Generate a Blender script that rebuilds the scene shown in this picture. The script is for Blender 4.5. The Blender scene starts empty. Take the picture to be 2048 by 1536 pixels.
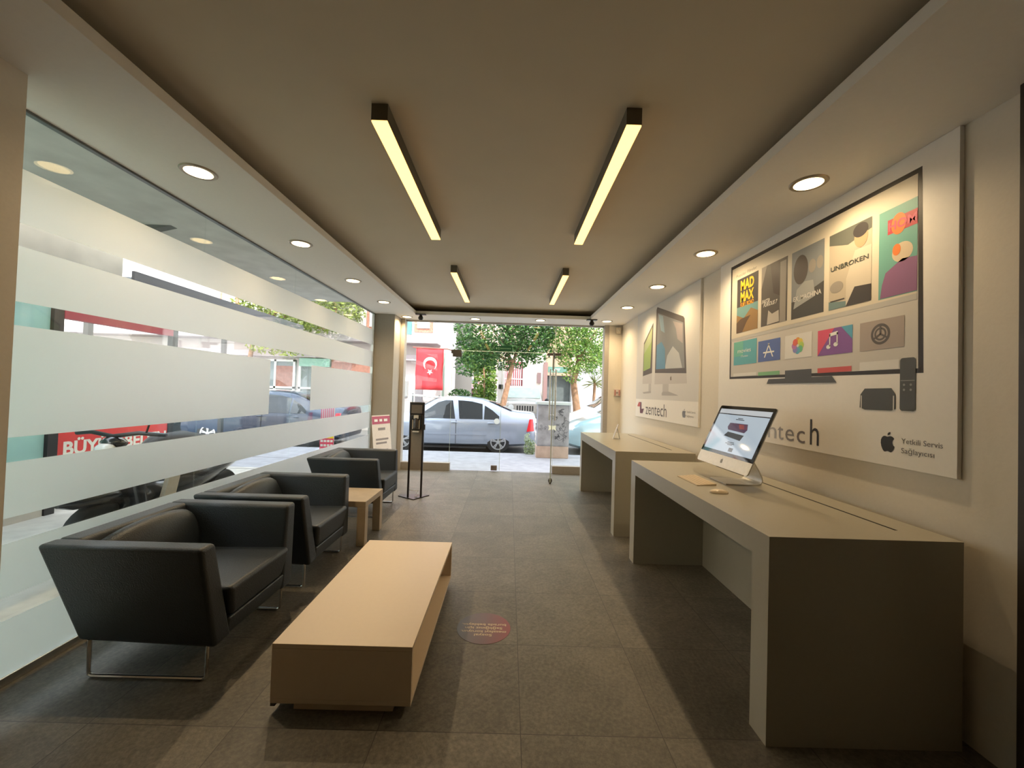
import bpy, math, random
from math import sin, cos, pi, radians
from mathutils import Vector, Matrix
random.seed(7)
sc = bpy.context.scene
COL = sc.collection

# ------------------------------------------------------------------ camera, world, sun, exposure
cam_d = bpy.data.cameras.new('camera')
cam = bpy.data.objects.new('camera', cam_d); COL.objects.link(cam); sc.camera = cam
cam_d.sensor_fit = 'HORIZONTAL'; cam_d.sensor_width = 36.0
cam_d.lens = 810.0 / 2048.0 * 36.0
cam_d.clip_start = 0.05; cam_d.clip_end = 300
R_ = Vector((0.99948652, -0.00751928, 0.03114731)); U_ = Vector((-0.03129179, -0.01992971, 0.99931158)); F_ = Vector((0.00689335, 0.99977311, 0.02015477))
cam.matrix_world = Matrix.Translation((0, 0, 1.4324)) @ Matrix((R_, U_, -F_)).transposed().to_4x4()

world = bpy.data.worlds.new('world'); sc.world = world; world.use_nodes = True
wn = world.node_tree.nodes; wl = world.node_tree.links
bg = wn['Background']; bg.inputs['Strength'].default_value = 3.9
tc = wn.new('ShaderNodeTexCoord'); sep = wn.new('ShaderNodeSeparateXYZ'); cr = wn.new('ShaderNodeValToRGB')
wl.new(tc.outputs['Generated'], sep.inputs[0]); wl.new(sep.outputs['Z'], cr.inputs[0]); wl.new(cr.outputs[0], bg.inputs['Color'])
cr.color_ramp.elements[0].position = 0.0; cr.color_ramp.elements[0].color = (1.0, 0.985, 0.95, 1)
cr.color_ramp.elements[1].position = 0.8; cr.color_ramp.elements[1].color = (0.76, 0.86, 1.0, 1)

sun_d = bpy.data.lights.new('sun', 'SUN'); sun_d.energy = 5.5; sun_d.angle = radians(1.0); sun_d.color = (1.0, 0.95, 0.86)
sun = bpy.data.objects.new('sun', sun_d); COL.objects.link(sun); sun.location = (4, -6, 20)
sun.rotation_euler = Vector((-0.35, 0.62, -0.95)).to_track_quat('-Z', 'Y').to_euler()

sc.view_settings.view_transform = 'Standard'; sc.view_settings.look = 'None'
sc.view_settings.gamma = 1.0; sc.view_settings.use_curve_mapping = False
sc.view_settings.exposure = 0.46

# ------------------------------------------------------------------ materials
MATS = {}
def mat(name, col=(.8, .8, .8), rough=.5, metal=0, spec=.5, emit=None, estr=0, noise=None, bump=0, bscale=40, coat=0, trans=0):
    if name in MATS: return MATS[name]
    m = bpy.data.materials.new(name); m.use_nodes = True; MATS[name] = m
    nt = m.node_tree; p = nt.nodes['Principled BSDF']
    p.inputs['Base Color'].default_value = (*col, 1); p.inputs['Roughness'].default_value = rough
    p.inputs['Metallic'].default_value = metal; p.inputs['Specular IOR Level'].default_value = spec
    p.inputs['Coat Weight'].default_value = coat
    if emit: p.inputs['Emission Color'].default_value = (*emit, 1); p.inputs['Emission Strength'].default_value = estr
    t = nt.nodes.new('ShaderNodeTexCoord'); n = nt.nodes.new('ShaderNodeTexNoise')
    nt.links.new(t.outputs['Object'], n.inputs['Vector']); n.inputs['Scale'].default_value = bscale; n.inputs['Detail'].default_value = 4
    a = .04 if noise is None else noise
    r = nt.nodes.new('ShaderNodeValToRGB'); nt.links.new(n.outputs['Fac'], r.inputs[0])
    r.color_ramp.elements[0].position = .3; r.color_ramp.elements[1].position = .7
    r.color_ramp.elements[0].color = (*[c * (1 - a) for c in col], 1); r.color_ramp.elements[1].color = (*[min(1, c * (1 + a)) for c in col], 1)
    nt.links.new(r.outputs[0], p.inputs['Base Color'])
    if bump:
        b = nt.nodes.new('ShaderNodeBump'); b.inputs['Strength'].default_value = bump; b.inputs['Distance'].default_value = .01
        nt.links.new(n.outputs['Fac'], b.inputs['Height']); nt.links.new(b.outputs[0], p.inputs['Normal'])
    return m

def glass_mat(name, tint, f0=.04, extra=0.0):
    m = bpy.data.materials.new(name); m.use_nodes = True; MATS[name] = m
    nt = m.node_tree; N = nt.nodes; L = nt.links
    for n in list(N):
        if n.type != 'OUTPUT_MATERIAL': N.remove(n)
    out = [n for n in N if n.type == 'OUTPUT_MATERIAL'][0]
    tr = N.new('ShaderNodeBsdfTransparent'); tr.inputs[0].default_value = (*tint, 1)
    gl = N.new('ShaderNodeBsdfGlossy'); gl.inputs['Roughness'].default_value = 0.0; gl.inputs[0].default_value = (1, 1, 1, 1)
    lw = N.new('ShaderNodeLayerWeight'); lw.inputs[0].default_value = .5
    pw = N.new('ShaderNodeMath'); pw.operation = 'POWER'; pw.inputs[1].default_value = 5
    mu = N.new('ShaderNodeMath'); mu.operation = 'MULTIPLY_ADD'; mu.inputs[1].default_value = .8; mu.inputs[2].default_value = f0 + extra
    mx = N.new('ShaderNodeMixShader')
    L.new(lw.outputs['Facing'], pw.inputs[0]); L.new(pw.outputs[0], mu.inputs[0]); L.new(mu.outputs[0], mx.inputs[0])
    L.new(tr.outputs[0], mx.inputs[1]); L.new(gl.outputs[0], mx.inputs[2]); L.new(mx.outputs[0], out.inputs[0])
    return m

def film_mat(name, tcol, dcol, rough=.25):
    m = bpy.data.materials.new(name); m.use_nodes = True; MATS[name] = m
    nt = m.node_tree; N = nt.nodes; L = nt.links
    for n in list(N):
        if n.type != 'OUTPUT_MATERIAL': N.remove(n)
    out = [n for n in N if n.type == 'OUTPUT_MATERIAL'][0]
    tr = N.new('ShaderNodeBsdfTranslucent'); tr.inputs[0].default_value = (*tcol, 1)
    df = N.new('ShaderNodeBsdfDiffuse'); df.inputs[0].default_value = (*dcol, 1)
    ad = N.new('ShaderNodeAddShader'); gl = N.new('ShaderNodeBsdfGlossy'); gl.inputs['Roughness'].default_value = rough
    mx = N.new('ShaderNodeMixShader'); lw = N.new('ShaderNodeLayerWeight'); lw.inputs[0].default_value = .5
    pw = N.new('ShaderNodeMath'); pw.operation = 'POWER'; pw.inputs[1].default_value = 5
    mu = N.new('ShaderNodeMath'); mu.operation = 'MULTIPLY_ADD'; mu.inputs[1].default_value = .5; mu.inputs[2].default_value = .02
    L.new(lw.outputs['Facing'], pw.inputs[0]); L.new(pw.outputs[0], mu.inputs[0]); L.new(mu.outputs[0], mx.inputs[0])
    rf = N.new('ShaderNodeBsdfRefraction'); rf.inputs['Roughness'].default_value = .6; rf.inputs['IOR'].default_value = 1.35; rf.inputs[0].default_value = (.93, .93, .92, 1)
    m0 = N.new('ShaderNodeMixShader'); m0.inputs[0].default_value = .7; L.new(tr.outputs[0], m0.inputs[1]); L.new(rf.outputs[0], m0.inputs[2]); tr = m0
    L.new(tr.outputs[0], ad.inputs[0]); L.new(df.outputs[0], ad.inputs[1]); L.new(ad.outputs[0], mx.inputs[1]); L.new(gl.outputs[0], mx.inputs[2])
    L.new(mx.outputs[0], out.inputs[0])
    return m

def floor_mat():
    m = bpy.data.materials.new('slate_tiles'); m.use_nodes = True
    nt = m.node_tree; N = nt.nodes; L = nt.links; p = N['Principled BSDF']
    g = N.new('ShaderNodeNewGeometry'); s = N.new('ShaderNodeSeparateXYZ'); L.new(g.outputs['Position'], s.inputs[0])
    def mth(op, a, b=None, c=None):
        n = N.new('ShaderNodeMath'); n.operation = op
        for i, v in enumerate((a, b, c)):
            if v is None: continue
            if isinstance(v, (int, float)): n.inputs[i].default_value = v
            else: L.new(v, n.inputs[i])
        return n.outputs[0]
    u = mth('DIVIDE', mth('SUBTRACT', s.outputs['X'], .0933), .6); v = mth('DIVIDE', mth('SUBTRACT', s.outputs['Y'], 5.927), .6)
    def edge(t):
        f = mth('FRACT', t); return mth('MINIMUM', f, mth('SUBTRACT', 1.0, f))
    e = mth('MINIMUM', edge(u), edge(v))
    gr = mth('LESS_THAN', e, .0032)
    cv = N.new('ShaderNodeCombineXYZ'); L.new(mth('FLOOR', u), cv.inputs[0]); L.new(mth('FLOOR', v), cv.inputs[1])
    wnz = N.new('ShaderNodeTexWhiteNoise'); L.new(cv.outputs[0], wnz.inputs['Vector'])
    # per-tile shifted, per-tile turned noise
    off = N.new('ShaderNodeVectorMath'); off.operation = 'MULTIPLY_ADD'; L.new(wnz.outputs['Color'], off.inputs[0]); off.inputs[1].default_value = (9, 9, 9); L.new(g.outputs['Position'], off.inputs[2])
    n1 = N.new('ShaderNodeTexNoise'); n1.inputs['Scale'].default_value = 3.0; n1.inputs['Detail'].default_value = 8; n1.inputs['Roughness'].default_value = .62; L.new(off.outputs[0], n1.inputs['Vector'])
    n2 = N.new('ShaderNodeTexNoise'); n2.inputs['Scale'].default_value = 55; n2.inputs['Detail'].default_value = 5; n2.inputs['Roughness'].default_value = .7; L.new(off.outputs[0], n2.inputs['Vector'])
    mp = N.new('ShaderNodeMapping'); mp.inputs['Scale'].default_value = (75, 9, 1)
    rz = N.new('ShaderNodeVectorRotate'); rz.rotation_type = 'Z_AXIS'; L.new(off.outputs[0], rz.inputs['Vector']); L.new(mth('MULTIPLY', wnz.outputs['Value'], 3.1), rz.inputs['Angle'])
    L.new(rz.outputs[0], mp.inputs['Vector'])
    n3 = N.new('ShaderNodeTexNoise'); n3.inputs['Scale'].default_value = 1.0; n3.inputs['Detail'].default_value = 4; L.new(mp.outputs[0], n3.inputs['Vector'])
    r = N.new('ShaderNodeValToRGB'); cr = r.color_ramp
    cr.elements[0].position = .36; cr.elements[0].color = (.066, .060, .048, 1)
    cr.elements[1].position = .66; cr.elements[1].color = (.21, .189, .15, 1)
    k = cr.elements.new(.5); k.color = (.125, .113, .09, 1)
    mixv = mth('ADD', mth('ADD', mth('MULTIPLY', n1.outputs['Fac'], .34), mth('MULTIPLY', n2.outputs['Fac'], .52)), mth('MULTIPLY', n3.outputs['Fac'], .14))
    L.new(mixv, r.inputs[0])
    hv = N.new('ShaderNodeHueSaturation'); L.new(r.outputs[0], hv.inputs['Color'])
    L.new(mth('MULTIPLY_ADD', wnz.outputs['Value'], .22, .89), hv.inputs['Value'])
    mx = N.new('ShaderNodeMix'); mx.data_type = 'RGBA'; L.new(gr, mx.inputs['Factor']); L.new(hv.outputs[0], mx.inputs['A']); mx.inputs['B'].default_value = (.05, .045, .038, 1)
    L.new(mx.outputs['Result'], p.inputs['Base Color'])
    h = mth('SUBTRACT', mth('ADD', mth('MULTIPLY', n2.outputs['Fac'], .5), mth('MULTIPLY', n3.outputs['Fac'], .35)), mth('MULTIPLY', gr, 1.0))
    b = N.new('ShaderNodeBump'); b.inputs['Strength'].default_value = .55; b.inputs['Distance'].default_value = .006; L.new(h, b.inputs['Height']); L.new(b.outputs[0], p.inputs['Normal'])
    p.inputs['Roughness'].default_value = .47; p.inputs['Specular IOR Level'].default_value = .5
    return m

def leaf_mat(name, c1, c2, c3):
    m = bpy.data.materials.new(name); m.use_nodes = True; MATS[name] = m
    nt = m.node_tree; N = nt.nodes; L = nt.links
    for n in list(N):
        if n.type != 'OUTPUT_MATERIAL': N.remove(n)
    out = [n for n in N if n.type == 'OUTPUT_MATERIAL'][0]
    g = N.new('ShaderNodeNewGeometry'); r = N.new('ShaderNodeValToRGB'); L.new(g.outputs['Random Per Island'], r.inputs[0])
    r.color_ramp.elements[0].color = (*c1, 1); r.color_ramp.elements[1].color = (*c3, 1); e = r.color_ramp.elements.new(.5); e.color = (*c2, 1)
    d = N.new('ShaderNodeBsdfDiffuse'); t = N.new('ShaderNodeBsdfTranslucent'); mx = N.new('ShaderNodeMixShader'); mx.inputs[0].default_value = .4
    gl = N.new('ShaderNodeBsdfGlossy'); gl.inputs['Roughness'].default_value = .35; m2 = N.new('ShaderNodeMixShader'); m2.inputs[0].default_value = .06
    L.new(r.outputs[0], d.inputs[0]); L.new(r.outputs[0], t.inputs[0]); L.new(d.outputs[0], mx.inputs[1]); L.new(t.outputs[0], mx.inputs[2])
    L.new(mx.outputs[0], m2.inputs[1]); L.new(gl.outputs[0], m2.inputs[2]); L.new(m2.outputs[0], out.inputs[0])
    return m

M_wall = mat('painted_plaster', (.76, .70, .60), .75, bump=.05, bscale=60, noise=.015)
M_soffit = mat('white_ceiling_board', (.86, .83, .77), .8, noise=.01)
M_ceil = mat('taupe_ceiling_paint', (.68, .595, .45), .8, noise=.02, bscale=3)
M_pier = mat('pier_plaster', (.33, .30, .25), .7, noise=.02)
M_floor = floor_mat()
M_glass = glass_mat('clear_glass', (.97, .985, .975), .028)
M_tealglass = mat('teal_tinted_glass', (.36, .62, .58), .12, noise=.15, bscale=1.5)
M_film = film_mat('frosted_film', (.86, .85, .83), (.10, .10, .095))
M_alu = mat('brushed_aluminium', (.62, .62, .60), .32, metal=.9)
M_steel = mat('chromed_steel', (.72, .72, .72), .13, metal=1)
M_dark = mat('dark_bronze_metal', (.05, .045, .042), .4, metal=.3)
M_black = mat('black_plastic', (.012, .012, .013), .35)
M_white = mat('white_paint', (.80, .80, .78), .5)
M_leather = mat('black_leather', (.016, .023, .031), .42, bump=.25, bscale=160, noise=.12)
M_lam = mat('cream_laminate', (.70, .57, .42), .38, noise=.01)
M_maple = mat('maple_wood', (.38, .30, .205), .42, noise=.09, bscale=9)
M_desk = mat('taupe_satin_lacquer', (.37, .345, .275), .34, noise=.015, coat=.1)
M_slot = mat('slot_shadow_black', (.01, .01, .008), .8)
M_board = mat('poster_board', (.86, .83, .78), .55, noise=.01)
M_boardedge = mat('poster_board_edge', (.55, .52, .48), .7)
M_lampcase = mat('lamp_housing_taupe', (.13, .115, .085), .55)
M_lampdiff = mat('lamp_diffuser', (.9, .7, .35), .6, emit=(1.0, .52, .14), estr=2.6)
M_down = mat('downlight_disc', (1, .9, .7), .6, emit=(1.0, .72, .34), estr=7)
M_ring = mat('downlight_ring', (.36, .30, .22), .3, metal=.6)

# ------------------------------------------------------------------ mesh builder
class MB:
    def __init__(s): s.v = []; s.f = []; s.m = []
    def add(s, vs, fs, m=0):
        o = len(s.v); s.v += [tuple(v) for v in vs]
        for f in fs: s.f.append(tuple(i + o for i in f)); s.m.append(m)
        return s
    def box(s, x0, x1, y0, y1, z0, z1, m=0):
        vs = [(x, y, z) for z in (z0, z1) for y in (y0, y1) for x in (x0, x1)]
        return s.add(vs, [(0, 2, 3, 1), (4, 5, 7, 6), (0, 1, 5, 4), (2, 6, 7, 3), (0, 4, 6, 2), (1, 3, 7, 5)], m)
    def hexa(s, b, t, m=0):   # 4 bottom + 4 top corners, counter-clockwise from above
        return s.add(list(b) + list(t), [(3, 2, 1, 0), (4, 5, 6, 7), (0, 1, 5, 4), (1, 2, 6, 5), (2, 3, 7, 6), (3, 0, 4, 7)], m)
    def prism(s, poly, ax, a, b, m=0):   # poly in the two other axes
        def P(p, w):
            return (w, p[0], p[1]) if ax == 0 else ((p[0], w, p[1]) if ax == 1 else (p[0], p[1], w))
        n = len(poly); vs = [P(p, a) for p in poly] + [P(p, b) for p in poly]
        fs = [tuple(range(n))[::-1], tuple(range(n, 2 * n))] + [(i, (i + 1) % n, n + (i + 1) % n, n + i) for i in range(n)]
        return s.add(vs, fs, m)
    def ring(s, c, ax, r, seg, ph=0, ry=None):
        out = []; ry = r if ry is None else ry
        for k in range(seg):
            a = 2 * pi * k / seg + ph; p, q = r * cos(a), ry * sin(a)
            out.append((c[0], c[1] + p, c[2] + q) if ax == 0 else ((c[0] + p, c[1], c[2] + q) if ax == 1 else (c[0] + p, c[1] + q, c[2])))
        return out
    def lathe(s, c, ax, prof, seg=24, m=0, cap=True):   # prof: (offset along axis, radius)
        rings = []
        for o, r in prof:
            cc = list(c); cc[ax] += o; rings.append(s.ring(cc, ax, max(r, 1e-4), seg))
        return s.loft(rings, m, cap)
    def loft(s, rings, m=0, cap=True, closed=True):
        n = len(rings[0]); vs = [p for r in rings for p in r]; fs = []
        for i in range(len(rings) - 1):
            for k in range(n if closed else n - 1):
                k2 = (k + 1) % n; fs.append((i * n + k, i * n + k2, (i + 1) * n + k2, (i + 1) * n + k))
        if cap: fs += [tuple(range(n))[::-1], tuple(range((len(rings) - 1) * n, len(rings) * n))]
        return s.add(vs, fs, m)
    def tube(s, pts, r, seg=8, m=0, closed=False):
        pts = [Vector(p) for p in pts]; rings = []; n = len(pts)
        rr = r if isinstance(r, (list, tuple)) else [r] * n
        up = None
        for i, p in enumerate(pts):
            if closed: d = (pts[(i + 1) % n] - pts[i - 1])
            else: d = (pts[min(i + 1, n - 1)] - pts[max(i - 1, 0)])
            d.normalize()
            if up is None: up = Vector((0, 0, 1)) if abs(d.z) < .9 else Vector((1, 0, 0))
            a = d.cross(up).normalized(); b = a.cross(d).normalized(); up = b
            rings.append([tuple(p + rr[i] * (cos(2 * pi * k / seg) * a + sin(2 * pi * k / seg) * b)) for k in range(seg)])
        if closed: rings.append(rings[0])
        return s.loft(rings, m, cap=not closed)
    def ellips(s, c, r, nu=12, nv=8, m=0):
        rings = []
        for j in range(1, nv):
            t = pi * j / nv
            rings.append([(c[0] + r[0] * sin(t) * cos(2 * pi * k / nu), c[1] + r[1] * sin(t) * sin(2 * pi * k / nu), c[2] - r[2] * cos(t)) for k in range(nu)])
        return s.loft(rings, m)
    def xf(s, M, i0=0):
        s.v = s.v[:i0] + [tuple(M @ Vector(p)) for p in s.v[i0:]]; return s

def mesh_of(mb, name, org=(0, 0, 0)):
    me = bpy.data.meshes.new(name); o = Vector(org)
    me.from_pydata([tuple(Vector(v) - o) for v in mb.v], [], mb.f)
    me.polygons.foreach_set('material_index', mb.m); me.update(); return me

def part(name, mb, mats, parent=None, bevel=0, seg=2, smooth=False, label=None, local=False, angle=40):
    """one mesh object; vertices are in world space unless local"""
    org = Vector((0, 0, 0))
    if parent is not None and not local:
        p = parent
        while p is not None: org += Vector(p.location); p = p.parent
    me = mesh_of(mb, name, org)
    for m in (mats if isinstance(mats, (list, tuple)) else [mats]): me.materials.append(m)
    o = bpy.data.objects.new(name, me); COL.objects.link(o)
    if parent is not None: o.parent = parent
    if bevel:
        b = o.modifiers.new('bevel', 'BEVEL'); b.width = bevel; b.segments = seg; b.limit_method = 'ANGLE'; b.angle_limit = radians(35)
    if smooth or bevel:
        me.polygons.foreach_set('use_smooth', [True] * len(me.polygons)); me.set_sharp_from_angle(angle=radians(180 if bevel else angle))
        if bevel:
            w = o.modifiers.new('wn', 'WEIGHTED_NORMAL'); w.keep_sharp = True
    if label: o['label'] = label
    return o
def tag(o, label, cat, group=None, kind=None):
    o['label'] = label; o['category'] = cat
    if group: o['group'] = group
    if kind: o['kind'] = kind
    return o
def thing(name, label, cat, loc=(0, 0, 0), rz=0, group=None):
    o = bpy.data.objects.new(name, None); COL.objects.link(o); o.location = loc; o.rotation_euler = (0, 0, rz); o.empty_display_size = .1
    return tag(o, label, cat, group)
def struct(name, mb, mats, parent=None, **k):
    label = k.pop('label', None); cat = k.pop('cat', None)
    o = part(name, mb, mats, parent, **k)
    if parent is None:
        o['kind'] = 'structure'
        if label: o['label'] = label
        if cat: o['category'] = cat
    return o
def copy_tree(o, parent=None):
    c = o.copy(); COL.objects.link(c); c.parent = parent
    for ch in [x for x in bpy.data.objects if x.parent == o]: copy_tree(ch, c)
    return c
def B(*a): return MB().box(*a)

_tc = {}
def text_poly(s, bold=0.0):
    """outline text as flat mesh, normalised: returns verts (x,y), faces, width; cap height ~0.73"""
    if (s, bold) in _tc: return _tc[(s, bold)]
    cu = bpy.data.curves.new('t', 'FONT'); cu.body = s; cu.size = 1; cu.offset = bold; cu.resolution_u = 3
    ob = bpy.data.objects.new('t', cu); COL.objects.link(ob)
    bpy.context.view_layer.update()
    me = bpy.data.meshes.new_from_object(ob.evaluated_get(bpy.context.evaluated_depsgraph_get()))
    vs = [(v.co.x, v.co.y) for v in me.vertices]; fs = [tuple(p.vertices) for p in me.polygons]
    bpy.data.objects.remove(ob); bpy.data.meshes.remove(me); bpy.data.curves.remove(cu)
    x0 = min([v[0] for v in vs] or [0]); x1 = max([v[0] for v in vs] or [1])
    _tc[(s, bold)] = ([(v[0] - x0, v[1]) for v in vs], fs, x1 - x0); return _tc[(s, bold)]
def text_on(mb, s, O, ux, uy, width, height, m=0, bold=0.0, skew=0.0):
    """text starting at O (baseline left), along ux, up uy; width = total width, height = cap height"""
    vs, fs, w = text_poly(s, bold); O = Vector(O); ux = Vector(ux); uy = Vector(uy)
    mb.add([tuple(O + ux * (x / w * width + skew * y / .73 * height) + uy * (y / .73 * height)) for x, y in vs], fs, m)

APPLE = [(.52, .755), (.62, .79), (.74, .80), (.86, .765), (.95, .69), (.87, .62), (.83, .53), (.84, .43), (.90, .35), (.98, .31), (.93, .20), (.86, .10), (.78, .03), (.70, .01), (.62, .03), (.52, .055), (.42, .03), (.34, .005), (.25, .03), (.16, .12), (.08, .26), (.04, .42), (.05, .58), (.12, .70), (.22, .77), (.33, .79), (.43, .765)]
LEAF = [(.50, .83), (.51, .92), (.58, .98), (.70, 1.0), (.69, .92), (.62, .855)]

# ------------------------------------------------------------------ ground and room shell
struct('floor', B(-2.34, 2.1, -2.8, 7.34, -.06, 0), M_floor, label='dark slate tiled shop floor', cat='floor')
M_side = mat('sidewalk_paving', (.29, .29, .31), .8, noise=.12, bscale=6, bump=.2)
M_road = mat('asphalt', (.16, .155, .15), .85, noise=.2, bscale=25)
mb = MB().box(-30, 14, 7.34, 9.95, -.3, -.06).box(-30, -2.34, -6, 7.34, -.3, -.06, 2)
for i in range(-2, 8): mb.box(-30, -2.36, i * 1.2 - .012, i * 1.2 + .012, -.06, -.058, 1)
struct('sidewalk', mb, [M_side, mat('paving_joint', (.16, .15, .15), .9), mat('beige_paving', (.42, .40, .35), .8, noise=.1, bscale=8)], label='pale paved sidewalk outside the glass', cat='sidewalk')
struct('road', B(-30, 14, 9.95, 15.6, -.5, -.2), M_road, label='grey asphalt street behind the parked cars', cat='road')
struct('sidewalk_far', B(-30, 14, 15.6, 24, -.5, -.1), mat('far_paving', (.42, .40, .38), .85, noise=.15, bscale=5), label='far sidewalk across the street', cat='sidewalk')
struct('driveway', MB().hexa([(-7, 24, -.5), (2, 24, -.5), (2, 60, -.5), (-7, 60, -.5)], [(-7, 24, -.1), (2, 24, -.1), (2, 60, 3.2), (-7, 60, 3.2)]), mat('driveway_concrete', (.40, .37, .34), .9, noise=.15, bscale=3), label='rising driveway between the far buildings', cat='driveway')

struct('wall_right', B(1.99, 2.2, -2.8, 7.45, -.06, 2.95), M_wall)
struct('wall_left', B(-2.31, -2.03, -2.8, 1.665, -.06, 2.68), M_wall)
struct('wall_back', B(-2.31, 2.1, -3.0, -2.8, -.06, 2.95), mat('back_wall_paint', (.38, .33, .27), .8))
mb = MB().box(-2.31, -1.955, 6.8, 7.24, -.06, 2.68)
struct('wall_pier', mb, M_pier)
struct('wall_front', MB().box(1.76, 1.99, 7.22, 7.45, -.06, 2.68), M_wall)
struct('trim_1', MB().box(-1.955, -1.885, 7.2, 7.36, -.06, 2.68).box(1.68, 1.76, 7.2, 7.36, -.06, 2.68).box(-1.955, 1.76, 7.29, 7.36, 2.655, 2.68), mat('front_frame_grey', (.40, .365, .32), .5), bevel=.004)
struct('ceiling', B(-2.31, 2.1, -2.8, 7.45, 2.82, 2.95), M_ceil)
struct('trim_2', B(-2.345, -1.585, -2.8, 7.40, 2.68, 2.735), M_soffit, bevel=.002)
struct('trim_3', B(1.315, 1.99, -2.8, 7.40, 2.68, 2.735), M_soffit, bevel=.002)
struct('trim_4', B(-1.585, 1.315, 6.72, 7.40, 2.68, 2.735), M_soffit)
struct('trim_5', MB().box(-2.345, -2.31, -2.8, 7.40, 2.735, 2.82).box(-2.31, 1.99, 7.37, 7.45, 2.735, 2.82), M_soffit)
struct('trim_6', B(1.935, 1.99, 1.40, 1.527, 0, 2.68), mat('dark_door_casing', (.045, .035, .03), .45), bevel=.004)
struct('upper_floors', MB().box(-2.5, 9, -3.2, 7.5, 2.95, 9.8), mat('facade_plaster', (.55, .52, .48), .85, noise=.05), label='storeys of the building above the shop', cat='building')

# left glass wall -------------------------------------------------
GX = -2.300
w1 = thing('window_1', 'long glass wall with horizontal frosted stripes beside the armchairs', 'window', (GX, 4.2, 0)); w1['kind'] = 'structure'
joints = [1.665, 3.02, 4.30, 5.60, 6.80]
for a, b in zip(joints[:-1], joints[1:]):
    part('glass_pane', B(GX - .01, GX, a + .002, b - .002, .04, 2.68), M_glass, w1)
FX = GX + .0015
for z0, z1 in ((.041, .303), (.41, .66), (.777, 1.036), (1.15, 1.672), (1.782, 2.042), (2.150, 2.402)):
    mb = MB()
    segs = [(1.667, 3.905), (4.71, 6.797)] if z0 == 1.15 else [(1.667, 6.797)]
    for a, b in segs: mb.box(FX, FX + .0006, a, b, z0, z1)
    part('frosted_stripe', mb, M_film, w1)
mb = MB().box(GX - .02, GX + .012, 1.665, 6.80, 0.0, .042)
part('bottom_rail', mb, M_alu, w1, bevel=.003)
part('top_channel', B(GX - .02, GX + .012, 1.665, 6.80, 2.668, 2.681), mat('top_channel_grey', (.12, .13, .125), .4), w1)
part('end_profile', B(GX - .02, GX + .02, 6.745, 6.80, .042, 2.668), M_alu, w1)

# front glazing ---------------------------------------------------
FY = 7.30
def fixed(n, x0, x1, label):
    w = thing('window_%d' % n, label, 'window', ((x0 + x1) / 2, FY, 0)); w['kind'] = 'structure'
    part('glass_pane', B(x0, x1, FY - .005, FY + .005, .135 if n < 4 else 2.155, 2.655), M_glass, w)
    part('pane_edge', MB().box(x1 - .004 if n != 3 else x0, x1 if n != 3 else x0 + .004, FY - .006, FY + .006, .135 if n < 4 else 2.155, 2.655), mat('glass_edge_green', (.55, .66, .58), .25), w)
    return w
w2 = fixed(2, -1.885, -1.035, 'fixed shopfront pane left of the glass doors')
w3 = fixed(3, .815, 1.68, 'fixed shopfront pane right of the glass doors')
w4 = fixed(4, -1.033, .812, 'glass transom above the entrance doors')
part('transom_edge', B(-1.033, .812, FY - .006, FY + .006, 2.150, 2.158), MATS['glass_edge_green'], w4)
M_base = mat('base_block_beige', (.28, .25, .215), .6)
struct('baseboard_left', B(-1.885, -1.02, 7.24, 7.36, 0, .135), M_base, bevel=.004)
struct('baseboard_right', B(.81, 1.68, 7.24, 7.36, 0, .135), M_base, bevel=.004)
d1 = thing('door_1', 'closed clear glass door leaf at the entrance', 'door', (-.58, FY, 0)); d1['kind'] = 'structure'
part('glass_leaf', B(-1.03, -.132, FY - .005, FY + .005, .02, 2.145), M_glass, d1)
part('leaf_edge', B(-.136, -.130, FY - .006, FY + .006, .02, 2.145), MATS['glass_edge_green'], d1)
part('hinge_patch', MB().box(-1.06, -.88, FY - .018, FY + .018, 2.10, 2.165).box(-1.03, -.87, FY - .02, FY + .02, 2.04, 2.11), M_dark, d1, bevel=.003)
part('floor_lock', MB().box(-.285, -.175, FY - .02, FY + .02, .02, .11), mat('lock_patch_metal', (.22, .19, .17), .4, metal=.5), d1, bevel=.004)
# open leaf: hinged on the right, swung inwards
d2 = thing('door_2', 'glass door leaf swung open into the shop, seen edge-on', 'door', (.80, FY, 0), radians(-7)); d2['kind'] = 'structure'
part('glass_leaf', B(-.005, .005, -.90, .0, .03, 2.145), M_glass, d2, local=True)
part('leaf_edge', B(-.006, .006, -.905, -.899, .03, 2.145), MATS['glass_edge_green'], d2, local=True)
part('hinge_patch', MB().box(-.13, .12, -.02, .02, 2.115, 2.16).box(-.018, .018, -.17, .0, 2.05, 2.15), M_dark, d2, bevel=.003, local=True)
part('hinge_post', MB().box(-.014, .014, -.78, -.74, 1.80, 2.10), M_dark, d2, bevel=.003, local=True)
mb = MB()
for sx in (-.045, .045): mb.tube([(sx, -.80, 1.0), (sx, -.80, 1.82)], .013, 12)
for z in (1.08, 1.74): mb.tube([(-.045, -.80, z), (.045, -.80, z)], .007, 8)
part('pull_handle', mb, mat('handle_satin_steel', (.75, .76, .76), .25, metal=.7), d2, smooth=True, local=True)
mb = MB().tube([(.0, -.86, .05), (.0, -.86, 1.35)], .007, 8)
part('bolt_rod', mb, M_dark, d2, smooth=True, local=True)
mb = MB().lathe((0, -.86, 0), 2, [(.0, .012), (.02, .022), (.045, .034), (.075, .030), (.09, .014)], 16)
part('floor_bolt', mb, mat('bolt_cap', (.12, .10, .09), .4, metal=.6), d2, smooth=True, local=True)
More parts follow.
